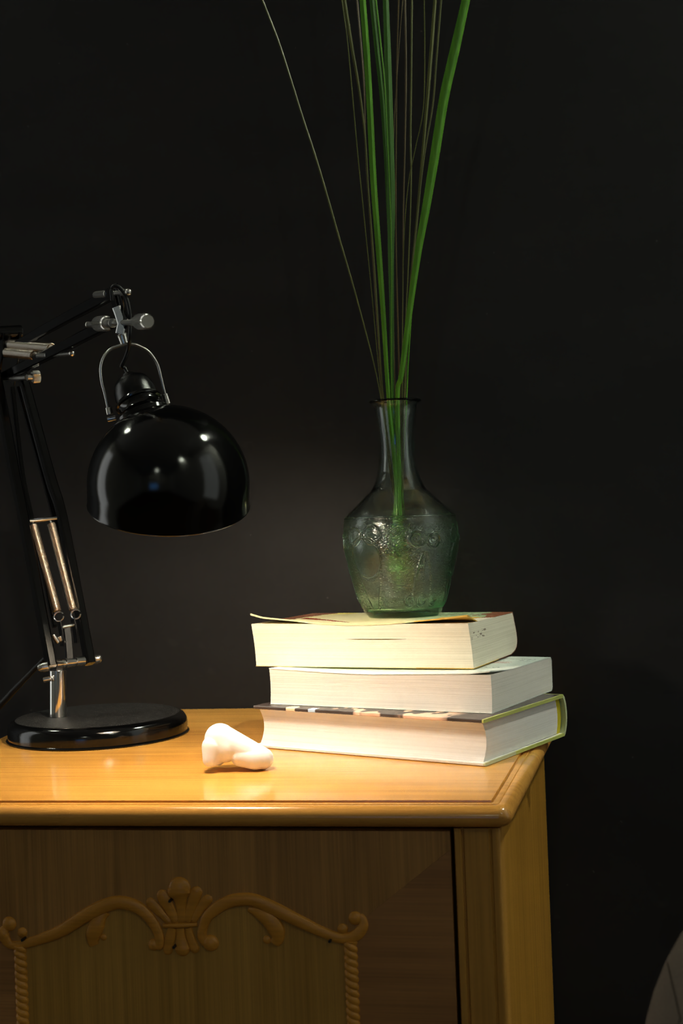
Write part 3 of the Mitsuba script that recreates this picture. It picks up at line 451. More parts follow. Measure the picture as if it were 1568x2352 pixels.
# --- middle and top: paperbacks, pages and one wrapped cover
def paperback(key, F, L, W, z0, z1, ztop, mats, skew, wback, front_bow, gap=None):
    """ztop(u, w): height of the cover's top; wback(t): the back line of the section for t from 0 (bottom) to 1 (top)."""
    us = np.linspace(-L, 0, 60); th = .0007
    ref = z1 - .0009
    def lift(u, w): return ztop(u, w) - z1
    N = 46; zb = z0 + th
    fz = np.linspace(zb, ref, N)
    def fr(z): t = (z - zb) / (ref - zb); return front_bow(t)
    ft = [(fr(z) + rng.uniform(-1, 1) * .00007, z) for z in fz]
    bk = [(wback(t) - .0010, zb + (ref - zb) * t) for t in np.linspace(1, 0, 16)]
    fold = lambda U, W_, Z: (U + skew * (Z - z0) / (z1 - z0), W_, Z + np.clip((Z - (zb + .5 * (ref - zb))) / (.5 * (ref - zb)), 0, 1) ** 2 * page_lift(U, W_))
    def page_lift(u, w): return np.minimum(lift(u, w), .0) * 1.0 + np.clip(lift(u, w), 0, .0012)
    if gap is None:
        put('page_block', prism(F, ft + bk, us, fold), mats[1], key, smooth=25)
    else:
        zs, amp = gap
        lo = [q for q in ft if q[1] < zs] + [(fr(zs), zs)]; up = [(fr(zs), zs)] + [q for q in ft if q[1] > zs]
        tb = [(wback(t) - .0010, zb + (ref - zb) * t) for t in np.linspace(1, 0, 16)]
        tsp = (zs - zb) / (ref - zb)
        bu = [q for q in tb if q[1] > zs] + [(wback(tsp) - .001, zs)]; bl = [(wback(tsp) - .001, zs)] + [q for q in tb if q[1] < zs]
        mid_w = [wback(tsp) * q for q in (.75, .4, .2, .09, .07, .05, .035, .02)]
        def open_(U, W_, Z):
            U2, W2, Z2 = fold(U, W_, Z)
            g = amp(U, W_) * np.clip(1 - np.abs(Z - zs) / .007, 0, 1)
            return U2, W2, Z2, g
        def fl(U, W_, Z): a, b, c, g = open_(U, W_, Z); return a, b, c - g * .75
        def fu(U, W_, Z): a, b, c, g = open_(U, W_, Z); return a, b, c + g * .25
        put('page_block', prism(F, lo + [(w, zs) for w in mid_w[::-1]] + bl, us, fl), mats[1], key, smooth=25)
        put('page_block', prism(F, up + bu + [(w, zs) for w in mid_w], us, fu), mats[1], key, smooth=25)
    ts = np.linspace(1, 0, 18)
    ws = np.concatenate([np.linspace(-.0004, .03, 14), np.linspace(.036, wback(1) - .002, 14)])
    wb_ = np.linspace(wback(0) - .004, -.0004, 10)
    outer = [(w, z1) for w in ws] + [(wback(t), z0 + (z1 - z0) * t) for t in ts] + [(w, z0) for w in wb_]
    inner = [(w, z1 - th) for w in ws] + [(wback(t) - th, z0 + th + (z1 - z0 - 2 * th) * t) for t in ts] + [(w - .0005, z0 + th) for w in wb_]
    inner = inner[::-1]
    def warp(U, W_, Z):
        t = np.clip((Z - (z1 - .006)) / .006, 0, 1)
        return U + skew * (Z - z0) / (z1 - z0), W_, Z + t * lift(U, np.maximum(W_, 0))
    put('cover', prism(F, outer + inner, us, warp, True), mats[0], key, smooth=40)

b2 = thing('book', 'paperback with pale mint cover, middle of the stack', 'book')
L2, W2 = .2248, .1516
def ztop2(u, w):
    e = np.interp(u, [-.2248, -.186, -.155, -.117, -.052, -.02, 0], [.0737, .0722, .0709, .0705, .0725, .0738, .0764])
    e = e + np.interp(w, [0, .024, .076, .16], [0, 0, 0, 0]) 
    k = np.clip(1 - w / .055, 0, 1) ** 1.3
    flat = np.interp(w, [0, .15], [.0722, .0717])
    return e * k + flat * (1 - k)
def cover2(p, n, uv):
    u, w = F2.uw(p)
    c = mix((.66, .74, .68), (.76, .82, .76), fbm(u * 30, w * 30, 0.0, 2))
    line = dr.select((noise(u * 420, dr.floor(w * 160)) > .5), 1.0, 0.0)
    band = dr.select(((w > .055) & (w < .060) & (u < -.010)) | ((w > .1235) & (w < .1275) & (u < -.004)) | ((w > .112) & (w < .1155) & (u < -.004)), 1.0, 0.0)
    c = mix(c, (.25, .30, .28), line * band * dr.select(u > -.075, .8, 0.0))
    red = dr.select((u < -.020) & (u > -.075) & (((w > .0925) & (w < .0955)) | ((w > .099) & (w < .1015))) & (noise(u * 240, w * 260) > .3), 1.0, 0.0)
    return mix(c, (.42, .09, .07), red * .9)
mat('m_cover2', gloss(cover2)); mat('m_pages2', pages(F2, (.72, .685, .62), (.81, .78, .72)))
paperback(b2, F2, L2, W2, .0392, .0722, ztop2, ('m_cover2', 'm_pages2'), 0.0, lambda t: W2 + .0004 - .003 * max(0, abs(t - .5) - .42) / .08, lambda t: .0004 + .0012 * math.sin(math.pi * t))

b3 = thing('book', 'paperback with yellow and dark red cover, top of the stack under the vase', 'book')
L3, W3 = .2192, .1440
def ztop3(u, w):
    e = np.interp(u, [-.2200, -.207, -.174, -.147, -.12, -.094, -.077, -.051, -.026, 0], [.1245, .1208, .1176, .1142, .1129, .1130, .1139, .1163, .1188, .1217])
    k = np.clip(1 - w / .060, 0, 1) ** 1.5
    flat = np.interp(w, [0, .06, .15], [.1135, .1135, .1130])
    kr = np.clip(1 - w / .035, 0, 1) ** 1.2
    r = np.clip((u + .03) / .03, 0, 1)
    kk = k * (1 - r) + kr * r
    return e * kk + (flat - .0016 * r * np.clip(1 - abs(w - .045) / .05, 0, 1)) * (1 - kk)
def cover3(p, n, uv):
    u, w = F3.uw(p)
    c = mix((.78, .70, .36), (.80, .74, .46), fbm(u * 25, w * 25, 0.0, 2))
    c = mix(c, (.82, .68, .12), smoothstep(.1, .14, w - u * .25 - .05) * dr.select(u < -.17, 1.0, 0.0))
    c = mix(c, (.42, .52, .30), smoothstep(-.085, -.055, u + .02 * noise(w * 40, u * 40)) * smoothstep(.035, .055, w))
    c = mix(c, (.72, .46, .10), dr.select((u > -.055) & (w < .07 + .01 * noise(u * 200, w * 200)), 1.0, 0.0))
    tx = dr.select((u > -.075) & (u < -.012) & (w > .088) & (w < .128) & ((w * 110 - dr.floor(w * 110)) < .45) & (noise(u * 330, dr.floor(w * 110)) > .38), 1.0, 0.0)
    c = mix(c, (.10, .13, .08), tx * .8)
    edge = dr.minimum(u + L3, dr.minimum(.012 - u, 1.0))
    blot = fbm(u * 90, w * 60, 2.0, 3)
    brd = dr.select((u + L3 < .016 + .03 * (blot - .5) + .12 * dr.maximum(w - .09, 0)) & (w > .04), 1.0, 0.0)
    brd = dr.maximum(brd, dr.select((u > -.022 + .05 * (blot - .5)) & (w > .075), 1.0, 0.0))
    c = mix(c, mix((.14, .035, .02), (.34, .15, .08), fbm(u * 300, w * 300, 1.0, 2)), brd)
    du = (u + .200) / .071
    sw = .0705 - .049 * du - .010 * du * (1 - du)
    streak = dr.select((du > 0) & (du < 1) & (dr.abs(w - sw) < .0075 * (1 - du) * (.6 + noise(u * 200, w * 200)) + .001), 1.0, 0.0)
    return mix(c, (.30, .05, .025), streak)
mat('m_cover3', gloss(cover3)); mat('m_pages3', pages(F3, (.72, .67, .53), (.82, .77, .63), True))
def back3(t):                                                 # spine leans out and is rounded below
    return float(np.interp(t, [0, .03, .06, .12, .2, .32, .5, .8, .95, 1], [.118, .126, .1315, .1375, .1412, .1437, .1440, .1418, .1405, .1398]))
def amp3(u, w): return .0012 * np.exp(-((u + .083) / .016) ** 2) * np.clip(1 - w / .010, 0, 1) + .0010 * np.exp(-((u + .108) / .010) ** 2) * np.clip(1 - w / .010, 0, 1)
paperback(b3, F3, L3, W3, .0732, .1135, ztop3, ('m_cover3', 'm_pages3'), -.0040, back3, lambda t: .0015 * math.sin(math.pi * t) + .0005, gap=(.0995, amp3))

# ------------------------------------------------------------------ white ornament
def px(x, y, dz):                                              # metres in the upright plane through the ornament, facing the room
    return np.array([-.2828, 1.0730, ZT]) + RIGHT * ((x - 550) * .000373) + np.array([0, 0, 1.0]) * ((1774 - y) * .000373) + np.array([-.14, .99, 0]) * dz
def blob(*s): return m3.Manifold.batch_hull([m3.Manifold.sphere(r * .000373, 40).translate(tuple(px(x, y, d))) for x, y, r, d in s])
orn = blob((508, 1708, 36, .004), (520, 1726, 35, .002)) + blob((512, 1710, 35, .004), (606, 1750, 25, -.002), (598, 1751, 25, .004)) + blob((492, 1722, 24, -.003), (487, 1750, 17, -.006), (500, 1752, 14, 0)) \
    + blob((590, 1749, 26, -.004), (556, 1744, 24, -.002)) + blob((512, 1745, 18, .012), (500, 1755, 17, .010))
orn = orn - m3.Manifold.sphere(.0046, 40).translate(tuple(px(478, 1733, -.017))) - m3.Manifold.sphere(.0042, 40).translate(tuple(px(503, 1742, -.018)))
orn = orn.refine_to_length(.0016)
om = orn.to_mesh(); om = trimesh.Trimesh(om.vert_properties[:, :3], om.tri_verts)
trimesh.smoothing.filter_taubin(om, lamb=.5, nu=.5, iterations=26)
om.apply_translation((0, 0, ZT + .0001 - om.bounds[0][2]))
put('ornament', om, 'm_ornament', smooth=True)
labels['ornament'] = {'label': 'small smooth white knuckle-shaped ornament lying between the lamp base and the books', 'category': 'ornament'}

# ------------------------------------------------------------------ vase
VC = np.array([-.1615, 1.2733, ZT + .1138])
vase = thing('vase', 'pale green glass carafe vase with embossed belly holding grass, on top of the books', 'vase')
ho = [0, .0012, .004, .0105, .0155, .0317, .0525, .0733, .0830, .0915, .0966, .1010, .1055, .1120, .1190, .1261, .1334, .1450, .1580, .1681, .1800, .1920, .2010, .2070, .2105, .2125, .2138]
ro = [.0335, .0362, .0382, .0412, .0430, .0476, .0526, .0563, .0563, .0560, .0551, .0522, .0476, .0405, .0335, .0264, .0228, .0196, .0177, .0171, .0178, .0192, .0203, .0211, .0240, .0262, .0258]
nt = 1100
hs = np.concatenate([np.linspace(0, .0155, 30), np.linspace(.0159, .1, 220), np.linspace(.1008, .2138, 80)])
from scipy.interpolate import PchipInterpolator
rs = PchipInterpolator(ho, ro)(hs)
th = np.linspace(0, 2 * np.pi, nt, endpoint=False)
TH, HS = np.meshgrid(th, hs); RS = np.repeat(rs[:, None], nt, 1)
win = np.clip((HS - .008) / .006, 0, 1) * np.clip((.0930 - HS) / .006, 0, 1)
pts3 = np.stack([np.cos(TH) * RS, np.sin(TH) * RS, HS], -1)
stip = meshkit.noise(pts3 * 800, 3) - .5
def ridge(d, w, h): return h * np.exp(-(d / w) ** 2)
def around(deg):                                              # metres round the belly from the meridian at deg, repeated three times
    q = (TH - math.radians(deg)) / (2 * np.pi / 3); q = q - np.round(q)
    return q * (2 * np.pi / 3) * .054
sA, sB = around(-122), around(-58)
clear = np.zeros_like(HS); emb = np.zeros_like(HS)
# a large clear shield with a rim and two smaller bosses over it
eA = np.hypot(sA / .0175, (HS - .0590) / .0200)
emb += ridge((eA - 1) * .0175, .0011, .0012) + .0016 * np.sqrt(np.clip(1 - eA ** 2, 0, 1)); clear = np.maximum(clear, (eA < 1) * 1.0)
for du, hz, ra in ((-.0120, .0800, .0082), (.0095, .0815, .0088)):
    e = np.hypot(sA - du, HS - hz) / ra
    emb += ridge((e - 1) * ra, .0010, .0009) + .0013 * np.sqrt(np.clip(1 - e ** 2, 0, 1)); clear = np.maximum(clear, (e < 1) * .8)
# two spirals with a tall pointed leaf below
for du, hz, ra, sg_ in ((-.0085, .0765, .0080, 1), (.0085, .0745, .0078, -1)):
    d = np.hypot(sB - du, HS - hz); an = np.arctan2(HS - hz, sg_ * (sB - du))
    emb += .0008 * np.cos(d / ra * 2.5 * 2 * np.pi - an) * (d < ra) + ridge(d - ra, .0009, .0009)
leaf = np.abs(sB) - .0125 * np.sqrt(np.clip((.064 - HS) / .050, 0, 1))
inl = (HS > .014) & (HS < .064)
emb += ridge(leaf, .0009, .0011) * inl + ridge(sB, .0007, .0006) * inl
vee = np.abs(sA) - .30 * (HS - .004) - .004
emb += ridge(vee, .0009, .0009) * np.clip((.038 - HS) / .005, 0, 1) * win; clear = np.maximum(clear, (vee < 0) * (HS < .038) * .7)
for du in (-.016, 0, .016):                                    # scrolls along the foot
    d = np.hypot(sB - du, HS - .0165); emb += .0006 * np.sin(d * 2800) * np.exp(-(d / .0062) ** 2)
win2 = np.clip((HS - .0930) / .004, 0, 1) * np.clip((.128 - HS) / .02, 0, 1)
emb += .00085 * stip * win * (1 - .85 * clear) + .00042 * stip * win2
emb += ridge(HS - .0980, .0008, .0008) + ridge(HS - .1040, .0007, .0005) + ridge(HS - .2045, .0007, .0004)
emb += .00035 * (meshkit.noise(pts3 * np.array([90, 90, 60]), 8) - .5)     # hand-blown unevenness
RO = RS + emb
outer = np.stack([VC[0] + np.cos(TH) * RO, VC[1] + np.sin(TH) * RO, VC[2] + HS], -1)
hi = np.concatenate([np.linspace(.2128, .10, 50), np.linspace(.099, .0095, 40)])
wall_t = np.interp(hi, [.0095, .02, .09, .12, .20, .2128], [.0060, .0036, .0030, .0030, .0028, .0034])
ri = PchipInterpolator(ho, ro)(hi) - wall_t
hi = np.concatenate([hi, [.0075, .0066, .0064]]); ri = np.concatenate([ri, [ri[-1] - .003, ri[-1] - .010, .001]])
RI = np.repeat(ri[:, None], nt, 1); HI = np.repeat(hi[:, None], nt, 1); TI = np.repeat(th[None], len(hi), 0)
inner = np.stack([VC[0] + np.cos(TI) * RI, VC[1] + np.sin(TI) * RI, VC[2] + HI], -1)
bot = np.stack([VC[0] + np.cos(th) * .028, VC[1] + np.sin(th) * .028, np.full(nt, VC[2] + .0016)], -1)[None]
solid = grid_mesh(np.concatenate([bot, outer, inner]))
fr_ = solid.faces // nt
belly = (fr_.min(1) >= int(np.searchsorted(hs, .0075)) + 1) & (fr_.max(1) <= int(np.searchsorted(hs, .0985)) + 1)
put('body', trimesh.Trimesh(solid.vertices, solid.faces[~belly], process=False), 'm_glass', vase, smooth=True, interior=GLASS)
put('embossed_belly', trimesh.Trimesh(solid.vertices, solid.faces[belly], process=False), 'm_glass_embossed', vase, smooth=True, interior=GLASS, label='hammered belly with raised shields, spirals and leaves')

# ------------------------------------------------------------------ grass blades
def blade_mat(name, dark, light):
    def fn(p, n, uv): return mix(dark, light, fbm(p.x * 420, p.y * 420, p.z * 6, 2))
    mat(name, {'type': 'principled', 'base_color': proc(fn), 'roughness': .42, 'specular': .35})
blade_mat('m_blade_green', (.055, .205, .012), (.140, .400, .030)); blade_mat('m_blade_deep', (.028, .110, .014), (.070, .205, .028))
blade_mat('m_blade_olive', (.065, .078, .018), (.130, .145, .038)); blade_mat('m_blade_brown', (.060, .046, .018), (.125, .095, .040))
KIND = [('olive', 'thin olive grass blade leaning far left, apart from the rest of the bunch'), ('olive', 'thread-thin dark olive blade, second from left at the photo top'), ('olive', 'olive green blade, third from left at the photo top, broad above and thin below'),
        ('brown', 'thin brown blade just left of the widest upright bright green blade'), ('green', 'wide bright green upright blade, the widest on the left half of the bunch'), ('deep', 'deep green blade bending in just right of the widest left blade'),
        ('deep', 'broad muted green upright blade in the middle of the bunch'), ('green', 'thin green blade crossing behind the broad middle blade'), ('brown', 'thin pale brown blade just right of the broad middle blade'),
        ('brown', 'hair-thin brown blade slanting left behind the middle of the bunch'), ('brown', 'narrow brown upright blade right of the middle of the bunch'), ('olive', 'narrow dark olive upright blade, right neighbour of the narrow brown one'),
        ('olive', 'hair-thin blade with a sharp kink to the left, right part of the bunch'), ('olive', 'medium olive blade leaning right, beside the wide right-hand blade'), ('olive', 'thin olive blade leaning right between the medium olive and the wide right-hand blade'),
        ('green', 'very wide bright green blade leaning right, rightmost of the bunch'), ('green', 'short narrow green blade under the wide right-hand blade, ending below it')]
VA = unit((.30, -.95, 0.0))
for i, ((P, W), (kind, lab)) in enumerate(zip(STALKS, KIND)):
    if i != 16:                                                # grow on above the frame and end in a tip
        d_ = unit(np.array(P[0]) - np.array(P[1])); P = [tuple(np.array(P[0]) + d_ * (.16 + .03 * (i % 4)))] + list(P); W = [.0006] + list(W)
    n = 80
    Q = spline(P, n); w = 1.15 * np.maximum(np.interp(np.linspace(0, 1, n), np.linspace(0, 1, len(W)), W), .0006)
    t = np.gradient(Q, axis=0); t /= np.linalg.norm(t, axis=1)[:, None]
    tw = .18 * math.sin(i * 1.7) + .22 * math.sin(i * 2.9) * np.linspace(-.5, .5, n)
    a = np.cross(t, VA); a /= np.linalg.norm(a, axis=1)[:, None]; b = np.cross(a, t)
    a, b = a * np.cos(tw)[:, None] + b * np.sin(tw)[:, None], b * np.cos(tw)[:, None] - a * np.sin(tw)[:, None]
    fold = .22 if W[0] > .003 else .6
    sec = np.array([(-.5, -.0), (-.25, fold * .30), (0, fold * .5), (.25, fold * .30), (.5, 0), (.25, fold * .30 - .12), (0, fold * .5 - .16), (-.25, fold * .30 - .12)])
    V = Q[:, None] + w[:, None, None] * (sec[None, :, 0, None] * a[:, None] + sec[None, :, 1, None] * b[:, None])
    key = put('grass_blade', grid_mesh(V), 'm_blade_' + kind, smooth=50)
    labels[key] = {'label': lab, 'category': 'grass blade', 'group': 'grass blades in the vase'}

# ------------------------------------------------------------------ desk lamp
lamp = thing('desk_lamp', 'glossy black adjustable desk lamp with chrome springs and domed shade, left on the cabinet', 'lamp')
AX = np.array([.7723, .6289, .0899])                          # direction of the arm's axles
BC = np.array([-.4783, 1.2601, ZT])
base_prof = [(.0005, 0), (.0915, 0), (.0922, .0012), (.0912, .0022), (.0905, .0028), (.0907, .010), (.0898, .0145), (.0875, .0182), (.0840, .0203), (.0815, .0206)]
base = put('base', lathe(base_prof + [(.0005, .0206)], BC, (0, 0, 1), 160), 'm_black_gloss', lamp, smooth=40)
put('base_top', lathe([(.0005, .0206), (.0828, .0206), (.0815, .0211), (.060, .0214), (.0005, .0216)], BC, (0, 0, 1), 120), 'm_dusty_black', base, smooth=40, label='dusty flat top of the base')
foot = np.array([-.5164, 1.2471, ZT + .0214])
put('post', cyl(foot, foot + [.0012, .0008, .0475], .0086, 40, .0006), 'm_chrome', lamp, label='chrome post')
put('set_screw', cyl(SCREW[0], SCREW[1], .0028, 20, .0008), 'm_nickel', lamp)
put('fork', cat(bar(BRK, .0075, .006, AX, 14), bar([np.array(foot) + [.0012, .0008, .046], np.array(foot) + [.003, .0015, .056]], .008, .010, AX)), 'm_black_rubber', lamp)
hook = put('spring_hook', cat(bar([HOOK[0] + np.array([-.002, 0, .012]), HOOK[0] + np.array([0, 0, 0]), HOOK[0] + np.array([.001, 0, -.013])], .0022, .011, AX, 8), bar([HOOK[1] + np.array([-.002, 0, .012]), HOOK[1] + np.array([0, 0, 0]), HOOK[1] + np.array([.001, 0, -.013])], .0022, .011, AX, 8)), 'm_black_paint', lamp)
put('pin', cyl(HOOK[0] + np.array([0, 0, .006]), HOOK[1] + np.array([0, 0, .006]), .0018, 16), 'm_nickel', hook)
for k in KNUCKLE: put('sleeve', cyl(np.array(k) - AX * .002 + [0, 0, .004], np.array(k) + AX * .002 + [0.0015, 0, -.005], .0026, 16, .0006), 'm_nickel', hook)
ax0, ax1 = np.array(AXLE[0]), np.array(AXLE[1])
for k in range(3):
    a = ax0 + (ax1 - ax0) * (k / 3 + .012); b = ax0 + (ax1 - ax0) * ((k + 1) / 3 - .03)
    put('axle_sleeve', cyl(a, b, .0046, 28, .0005), 'm_chrome', lamp)
put('axle', cyl(np.array(NUTS[0]), np.array(NUTS[2]), .0026, 16), 'm_nickel', lamp)
for a, b in ((NUTS[0], NUTS[1]), (NUTS[2], NUTS[3])):
    a, b = np.array(a), np.array(b); d = unit(b - a); e = np.linalg.norm(b - a)
    put('cap_nut', lathe([(.0005, 0), (.0048, 0), (.0048, e * .5), (.0042, e * .58), (.0042, e * .75), (.0030, e * .93), (.0005, e)], a, d, 24), 'm_nickel', lamp, smooth=40)
for P in LOW_BARS: put('lower_arm_bar', bar(P, .0088, .0155, AX, 40, .0016), 'm_black_gloss', lamp, smooth=False)
for P in LOW_RODS: put('lower_arm_rod', bar(P, .0042, .0060, AX, 30, .0006), 'm_black_gloss', lamp, smooth=False)
put('spring_pin', cyl(SPRING_PIN[0], SPRING_PIN[1], .0021, 20, .0004), 'm_chrome', lamp)
def coil(a, b, R, r, turns, per=14, sides=7):
    a, b = np.array(a), np.array(b); t = unit(b - a); u = unit(np.cross(t, (0, 1, .2))); v = np.cross(t, u)
    s = np.linspace(0, 1, turns * per + 1); ph = 2 * np.pi * turns * s
    P = a + (b - a) * s[:, None] + R * (np.cos(ph)[:, None] * u + np.sin(ph)[:, None] * v)
    return tube(P, r, sides, ref=tuple(t))
for i, (P, lp) in enumerate(zip(SPRINGS, LOOPS)):
    a, b = np.array(P[0]), np.array(P[1]); R = .00385
    sp = put('spring', cat(coil(a, b, R, .00078, 66), cyl(a, b, R * .72, 20)), 'm_spring', lamp, smooth=60, label='silver coil spring of the lower arm')
    c = np.array(lp); ang = np.linspace(.6, 2 * np.pi + .1, 26)
    ring = c + .0048 * (np.cos(ang)[:, None] * RIGHT + np.sin(ang)[:, None] * np.array([.1, .1, .99]))
    put('end_loop', tube(ring, .00085, 10, ref=(.2, .97, .1)), 'm_chrome', sp)
    top = np.array(SPRING_PIN[i]) * .78 + np.array(SPRING_PIN[1 - i]) * .22
    put('end_loop', tube([a, a * .5 + top * .5, top], .0009, 10), 'm_nickel', sp)
for P in UP_BARS: put('upper_arm_bar', bar(P, .0046, .0100, AX, 30, .0011), 'm_black_gloss', lamp, smooth=False)
e0 = np.array(ELBOW[0])
put('elbow_plate', cat(bar(e0 - AX * .008, .002, .020, AX, 16), bar(e0 + AX * .010, .002, .020, AX, 16), cyl(e0[0] - AX * .012, e0[0] + AX * .014, .0075, 28, .001)), 'm_black_gloss', lamp)
put('axle', cyl(ELBOW_AXLE[0], ELBOW_AXLE[1], .0028, 18), 'm_nickel', lamp)

def knurled(a, b, r, n=36):
    a, b = np.array(a), np.array(b); L = np.linalg.norm(b - a); t = unit(b - a); u = unit(np.cross(t, (.1, .2, 1))); v = np.cross(t, u)
    th_ = np.linspace(0, 2 * np.pi, 2 * n, endpoint=False); V = []
    for s, k in ((0, .80), (.05, .93), (.12, 1), (.88, 1), (.95, .94), (1, .82)):
        rr = r * k * (1 + .035 * (-1) ** np.arange(2 * n))
        V.append(a + t * L * s + rr[:, None] * (np.cos(th_)[:, None] * u + np.sin(th_)[:, None] * v))
    return grid_mesh(np.array(V))
ek0, ek1 = np.array(ELBOW_KNOB[0]), np.array(ELBOW_KNOB[1])
put('knob', cat(knurled(ek0, ek0 + AX * .0085, .0062), cyl(ek0 - AX * .005, ek0, .0034, 20)), 'm_nickel', lamp, smooth=30, label='knurled elbow knob')
for P in UP_SPRING:
    sp = put('spring', cat(coil(P[0], P[1], .0046, .0008, 90), cyl(P[0], P[1], .0033, 20)), 'm_spring', lamp, smooth=60, label='silver coil spring of the upper arm')
p0, p1 = np.array(UP_PIN[0]), np.array(UP_PIN[1])
put('spring_pin', cat(cyl(p0, p1, .0022, 18, .0004), sphere(p1, .0030, sub=2), cyl(p0 + (p1 - p0) * .02, p0 + (p1 - p0) * .3, .0034, 18, .0004)), 'm_nickel', lamp)
# head
put('axle', cyl(TOP_AXLE[0], TOP_AXLE[1], .0022, 18), 'm_nickel', lamp)
put('cap_nut', cat(cyl(TOP_CAP[0], TOP_CAP[1], .0034, 24, .0006), sphere(TOP_CAP[0], .0033, sub=2)), 'm_nickel', lamp)
put('cap_nut', cat(cyl(TOP_NUT[0], TOP_NUT[1], .0030, 24, .0006), sphere(TOP_NUT[1], .0028, sub=2)), 'm_nickel', lamp)
for P in HEAD_PLATE: put('head_plate', bar(P, .0020, .0105, AX, 20, .0005), 'm_black_gloss', lamp)
put('axle', cyl(KNOB_AXLE[0], KNOB_AXLE[1], .0024, 18), 'm_nickel', lamp)
ka, kb = np.array(KNOB_L[0]), np.array(KNOB_L[1])
put('knob', cat(knurled(ka, ka + (kb - ka) * .82, .0066), cyl(kb - (kb - ka) * .2, kb + (kb - ka) * .25, .0040, 24, .0004)), 'm_nickel', lamp, smooth=30, label='large knurled knob, left of the head')
put('cap_nut', cat(cyl(KNOB_LN[0], KNOB_LN[1], .0027, 20, .0006), sphere(KNOB_LN[0], .0030, sub=2)), 'm_nickel', lamp)
ka, kb = np.array(KNOB_R[0]), np.array(KNOB_R[1])
put('knob', cat(knurled(ka, kb, .0062), cyl(ka - (kb - ka) * .55, ka, .0036, 24, .0004)), 'm_nickel', lamp, smooth=30, label='knurled knob, right of the head')
put('head_fork', cat(bar(FORK[:3], .0072, .0070, RIGHT, 12, .001), bar([FORK[2], FORK[3]], .0072, .0080, RIGHT, bevel=.001)), 'm_cast_metal', lamp)
fa, fb = np.array(FERRULE[0]), np.array(FERRULE[1])
put('ferrule', lathe([(.0005, 0), (.0042, 0), (.0046, .0006), (.0042, .0012), (.0036, np.linalg.norm(fb - fa)), (.0005, np.linalg.norm(fb - fa))], fa, fb - fa, 28), 'm_nickel', lamp)
put('yoke', tube(YOKE, .00125, 12, 70), 'm_nickel', lamp, smooth=60, label='bent wire yoke holding the socket')
ya = np.array(YOKE_L); yb = np.array(YOKE_R)
put('yoke_end', cat(cyl(ya[0], ya[1], .0028, 20, .0004), cyl(YOKE_BOLT[0], YOKE_BOLT[1], .0021, 20, .0003)), 'm_chrome', lamp)
put('yoke_end', cat(cyl(yb[0], yb[1], .0028, 20, .0004), cyl(yb[1] - RIGHT * .006, yb[1], .0021, 20, .0003)), 'm_chrome', lamp)
# shade: a dome opening down and towards the wall, its socket leaving it up and to the back left
DC = np.array([-.3159, 1.0108, .8940]); OP = unit((-.1487, .3602, -.9209)); RD, SK = .0657, .0165
VW, UI, RI_ = np.array([-.2982, .9540, .0321]), np.array([.0448, -.0197, .9988]), np.array([.9535, .2993, -.0368])
NK = unit(-.31 * RI_ + .85 * UI + .40 * VW)
arcs = np.linspace(math.pi / 2, 0, 30)
outp = [(max(.0004, RD * math.cos(a)), -RD * math.sin(a)) for a in arcs] + [(RD, SK * .5), (RD, SK - .0006), (RD + .0004, SK), (RD, SK + .0005)]
ri = RD - .0011
inp = [(ri, SK + .0005), (ri, SK * .5)] + [(max(.0004, ri * math.cos(a)), -ri * math.sin(a)) for a in arcs[::-1]]
shade = put('shade', lathe(outp + inp, DC, OP, 128), 'm_black_gloss', lamp, smooth=40, label='glossy black dome shade')
ri2 = ri - .0004
put('shade_lining', lathe([(ri, SK + .0002), (ri2, SK + .0001), (ri2, SK * .5)] + [(max(.0004, ri2 * math.cos(a)), -ri2 * math.sin(a)) for a in arcs[::-1]], DC, OP, 96, None), 'm_grey_enamel', shade, smooth=40, label='light grey inside of the shade')
nb = DC + NK * (RD - .006)
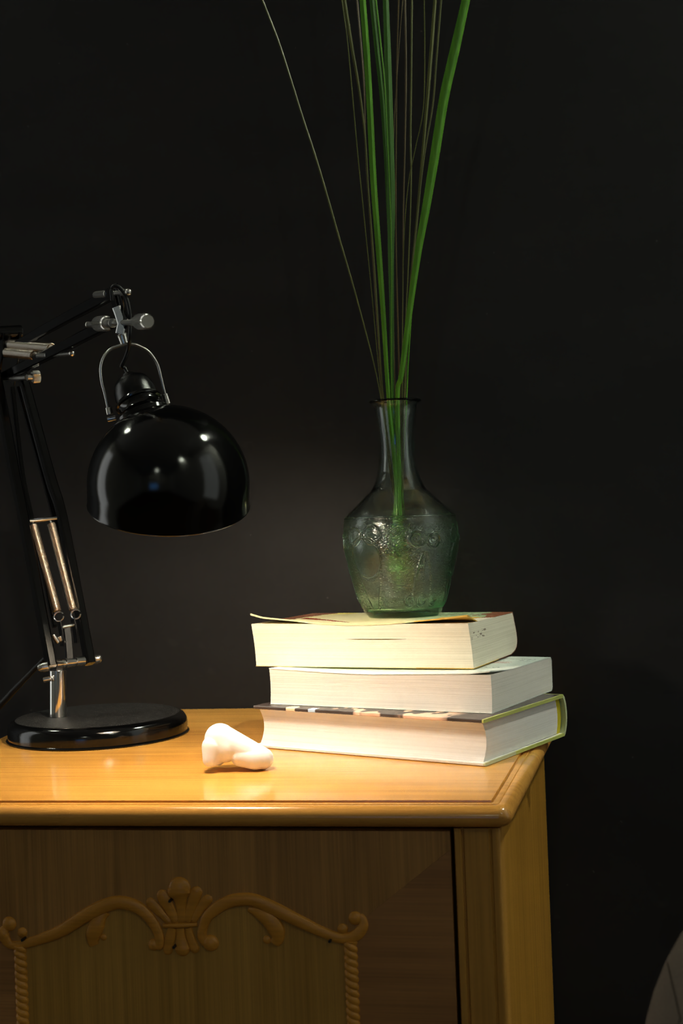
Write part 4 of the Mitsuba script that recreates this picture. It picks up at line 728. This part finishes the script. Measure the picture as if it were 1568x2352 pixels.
put('neck', lathe([(.0005, 0), (.0235, 0), (.0235, .006), (.0205, .0095), (.0185, .0120), (.0175, .0160), (.0180, .0185), (.0195, .0192), (.0200, .0205), (.0192, .0222), (.0005, .0222)], nb, NK, 64), 'm_black_gloss', shade, smooth=40)
sb = nb + NK * .0215
put('socket', lathe([(.0005, 0), (.0178, 0), (.0176, .008), (.0165, .0150), (.0140, .0200), (.0100, .0228), (.0060, .0240), (.0050, .0275), (.0005, .0278)], sb, NK, 56), 'm_black_paint', lamp, smooth=40, label='black bakelite-like socket')
CORD[-1] = tuple(sb + NK * .026); CORD[-2] = tuple(sb + NK * .034 - RI_ * .001)
put('cord', tube(CORD, .00165, 12, 90), 'm_black_rubber', lamp, smooth=60, label='black cord at the head')
put('cord', tube(BASE_CORD, [.0026, .0026, .0030, .0034, .0036, .0036], 12, 50), 'm_black_rubber', lamp, smooth=60, label='thick black cord behind the base')
bc = DC + OP * (-.015)
put('bulb', sphere(bc, .0185, sub=4), 'm_white_enamel', lamp, smooth=True, label='lit bulb inside the shade', emitter={'type': 'area', 'radiance': rgb(*BULB_RADIANCE), 'sampling_weight': 5.0})
put('bulb_holder', cyl(bc + NK * .0180, DC + NK * (ri - .0005), .009, 28), 'm_white_enamel', lamp)

# ------------------------------------------------------------------ padded furniture at the lower right
ac = CAM + (RIGHT * ((2188 - 784) / 2963.6) + FWD - UP * ((2590 - 1176) / 2963.6)) * .72
r_ = .168
th_ = np.linspace(0, math.pi, 28)
outl = [(ac[0] + r_ * math.cos(a), ac[2] + r_ * math.sin(a)) for a in th_] + [(ac[0] - r_, .0), (ac[0] + r_, .0)]
arm = m3.Manifold.batch_hull([m3.Manifold.sphere(.02, 24).translate((ac[0] + (r_ - .02) * math.cos(a), ac[1] + dy, ac[2] + (r_ - .02) * math.sin(a))) for a in th_ for dy in (-.05, .04)]
                             + [m3.Manifold.sphere(.02, 24).translate((ac[0] + dx, ac[1] + dy, .02)) for dx in (-r_ + .02, r_ - .02) for dy in (-.05, .04)])
put('padded_armrest', arm, 'm_cloth', smooth=40)
labels['padded_armrest'] = {'label': 'rounded greyish beige padded edge cut off at the lower right corner', 'category': 'armrest'}
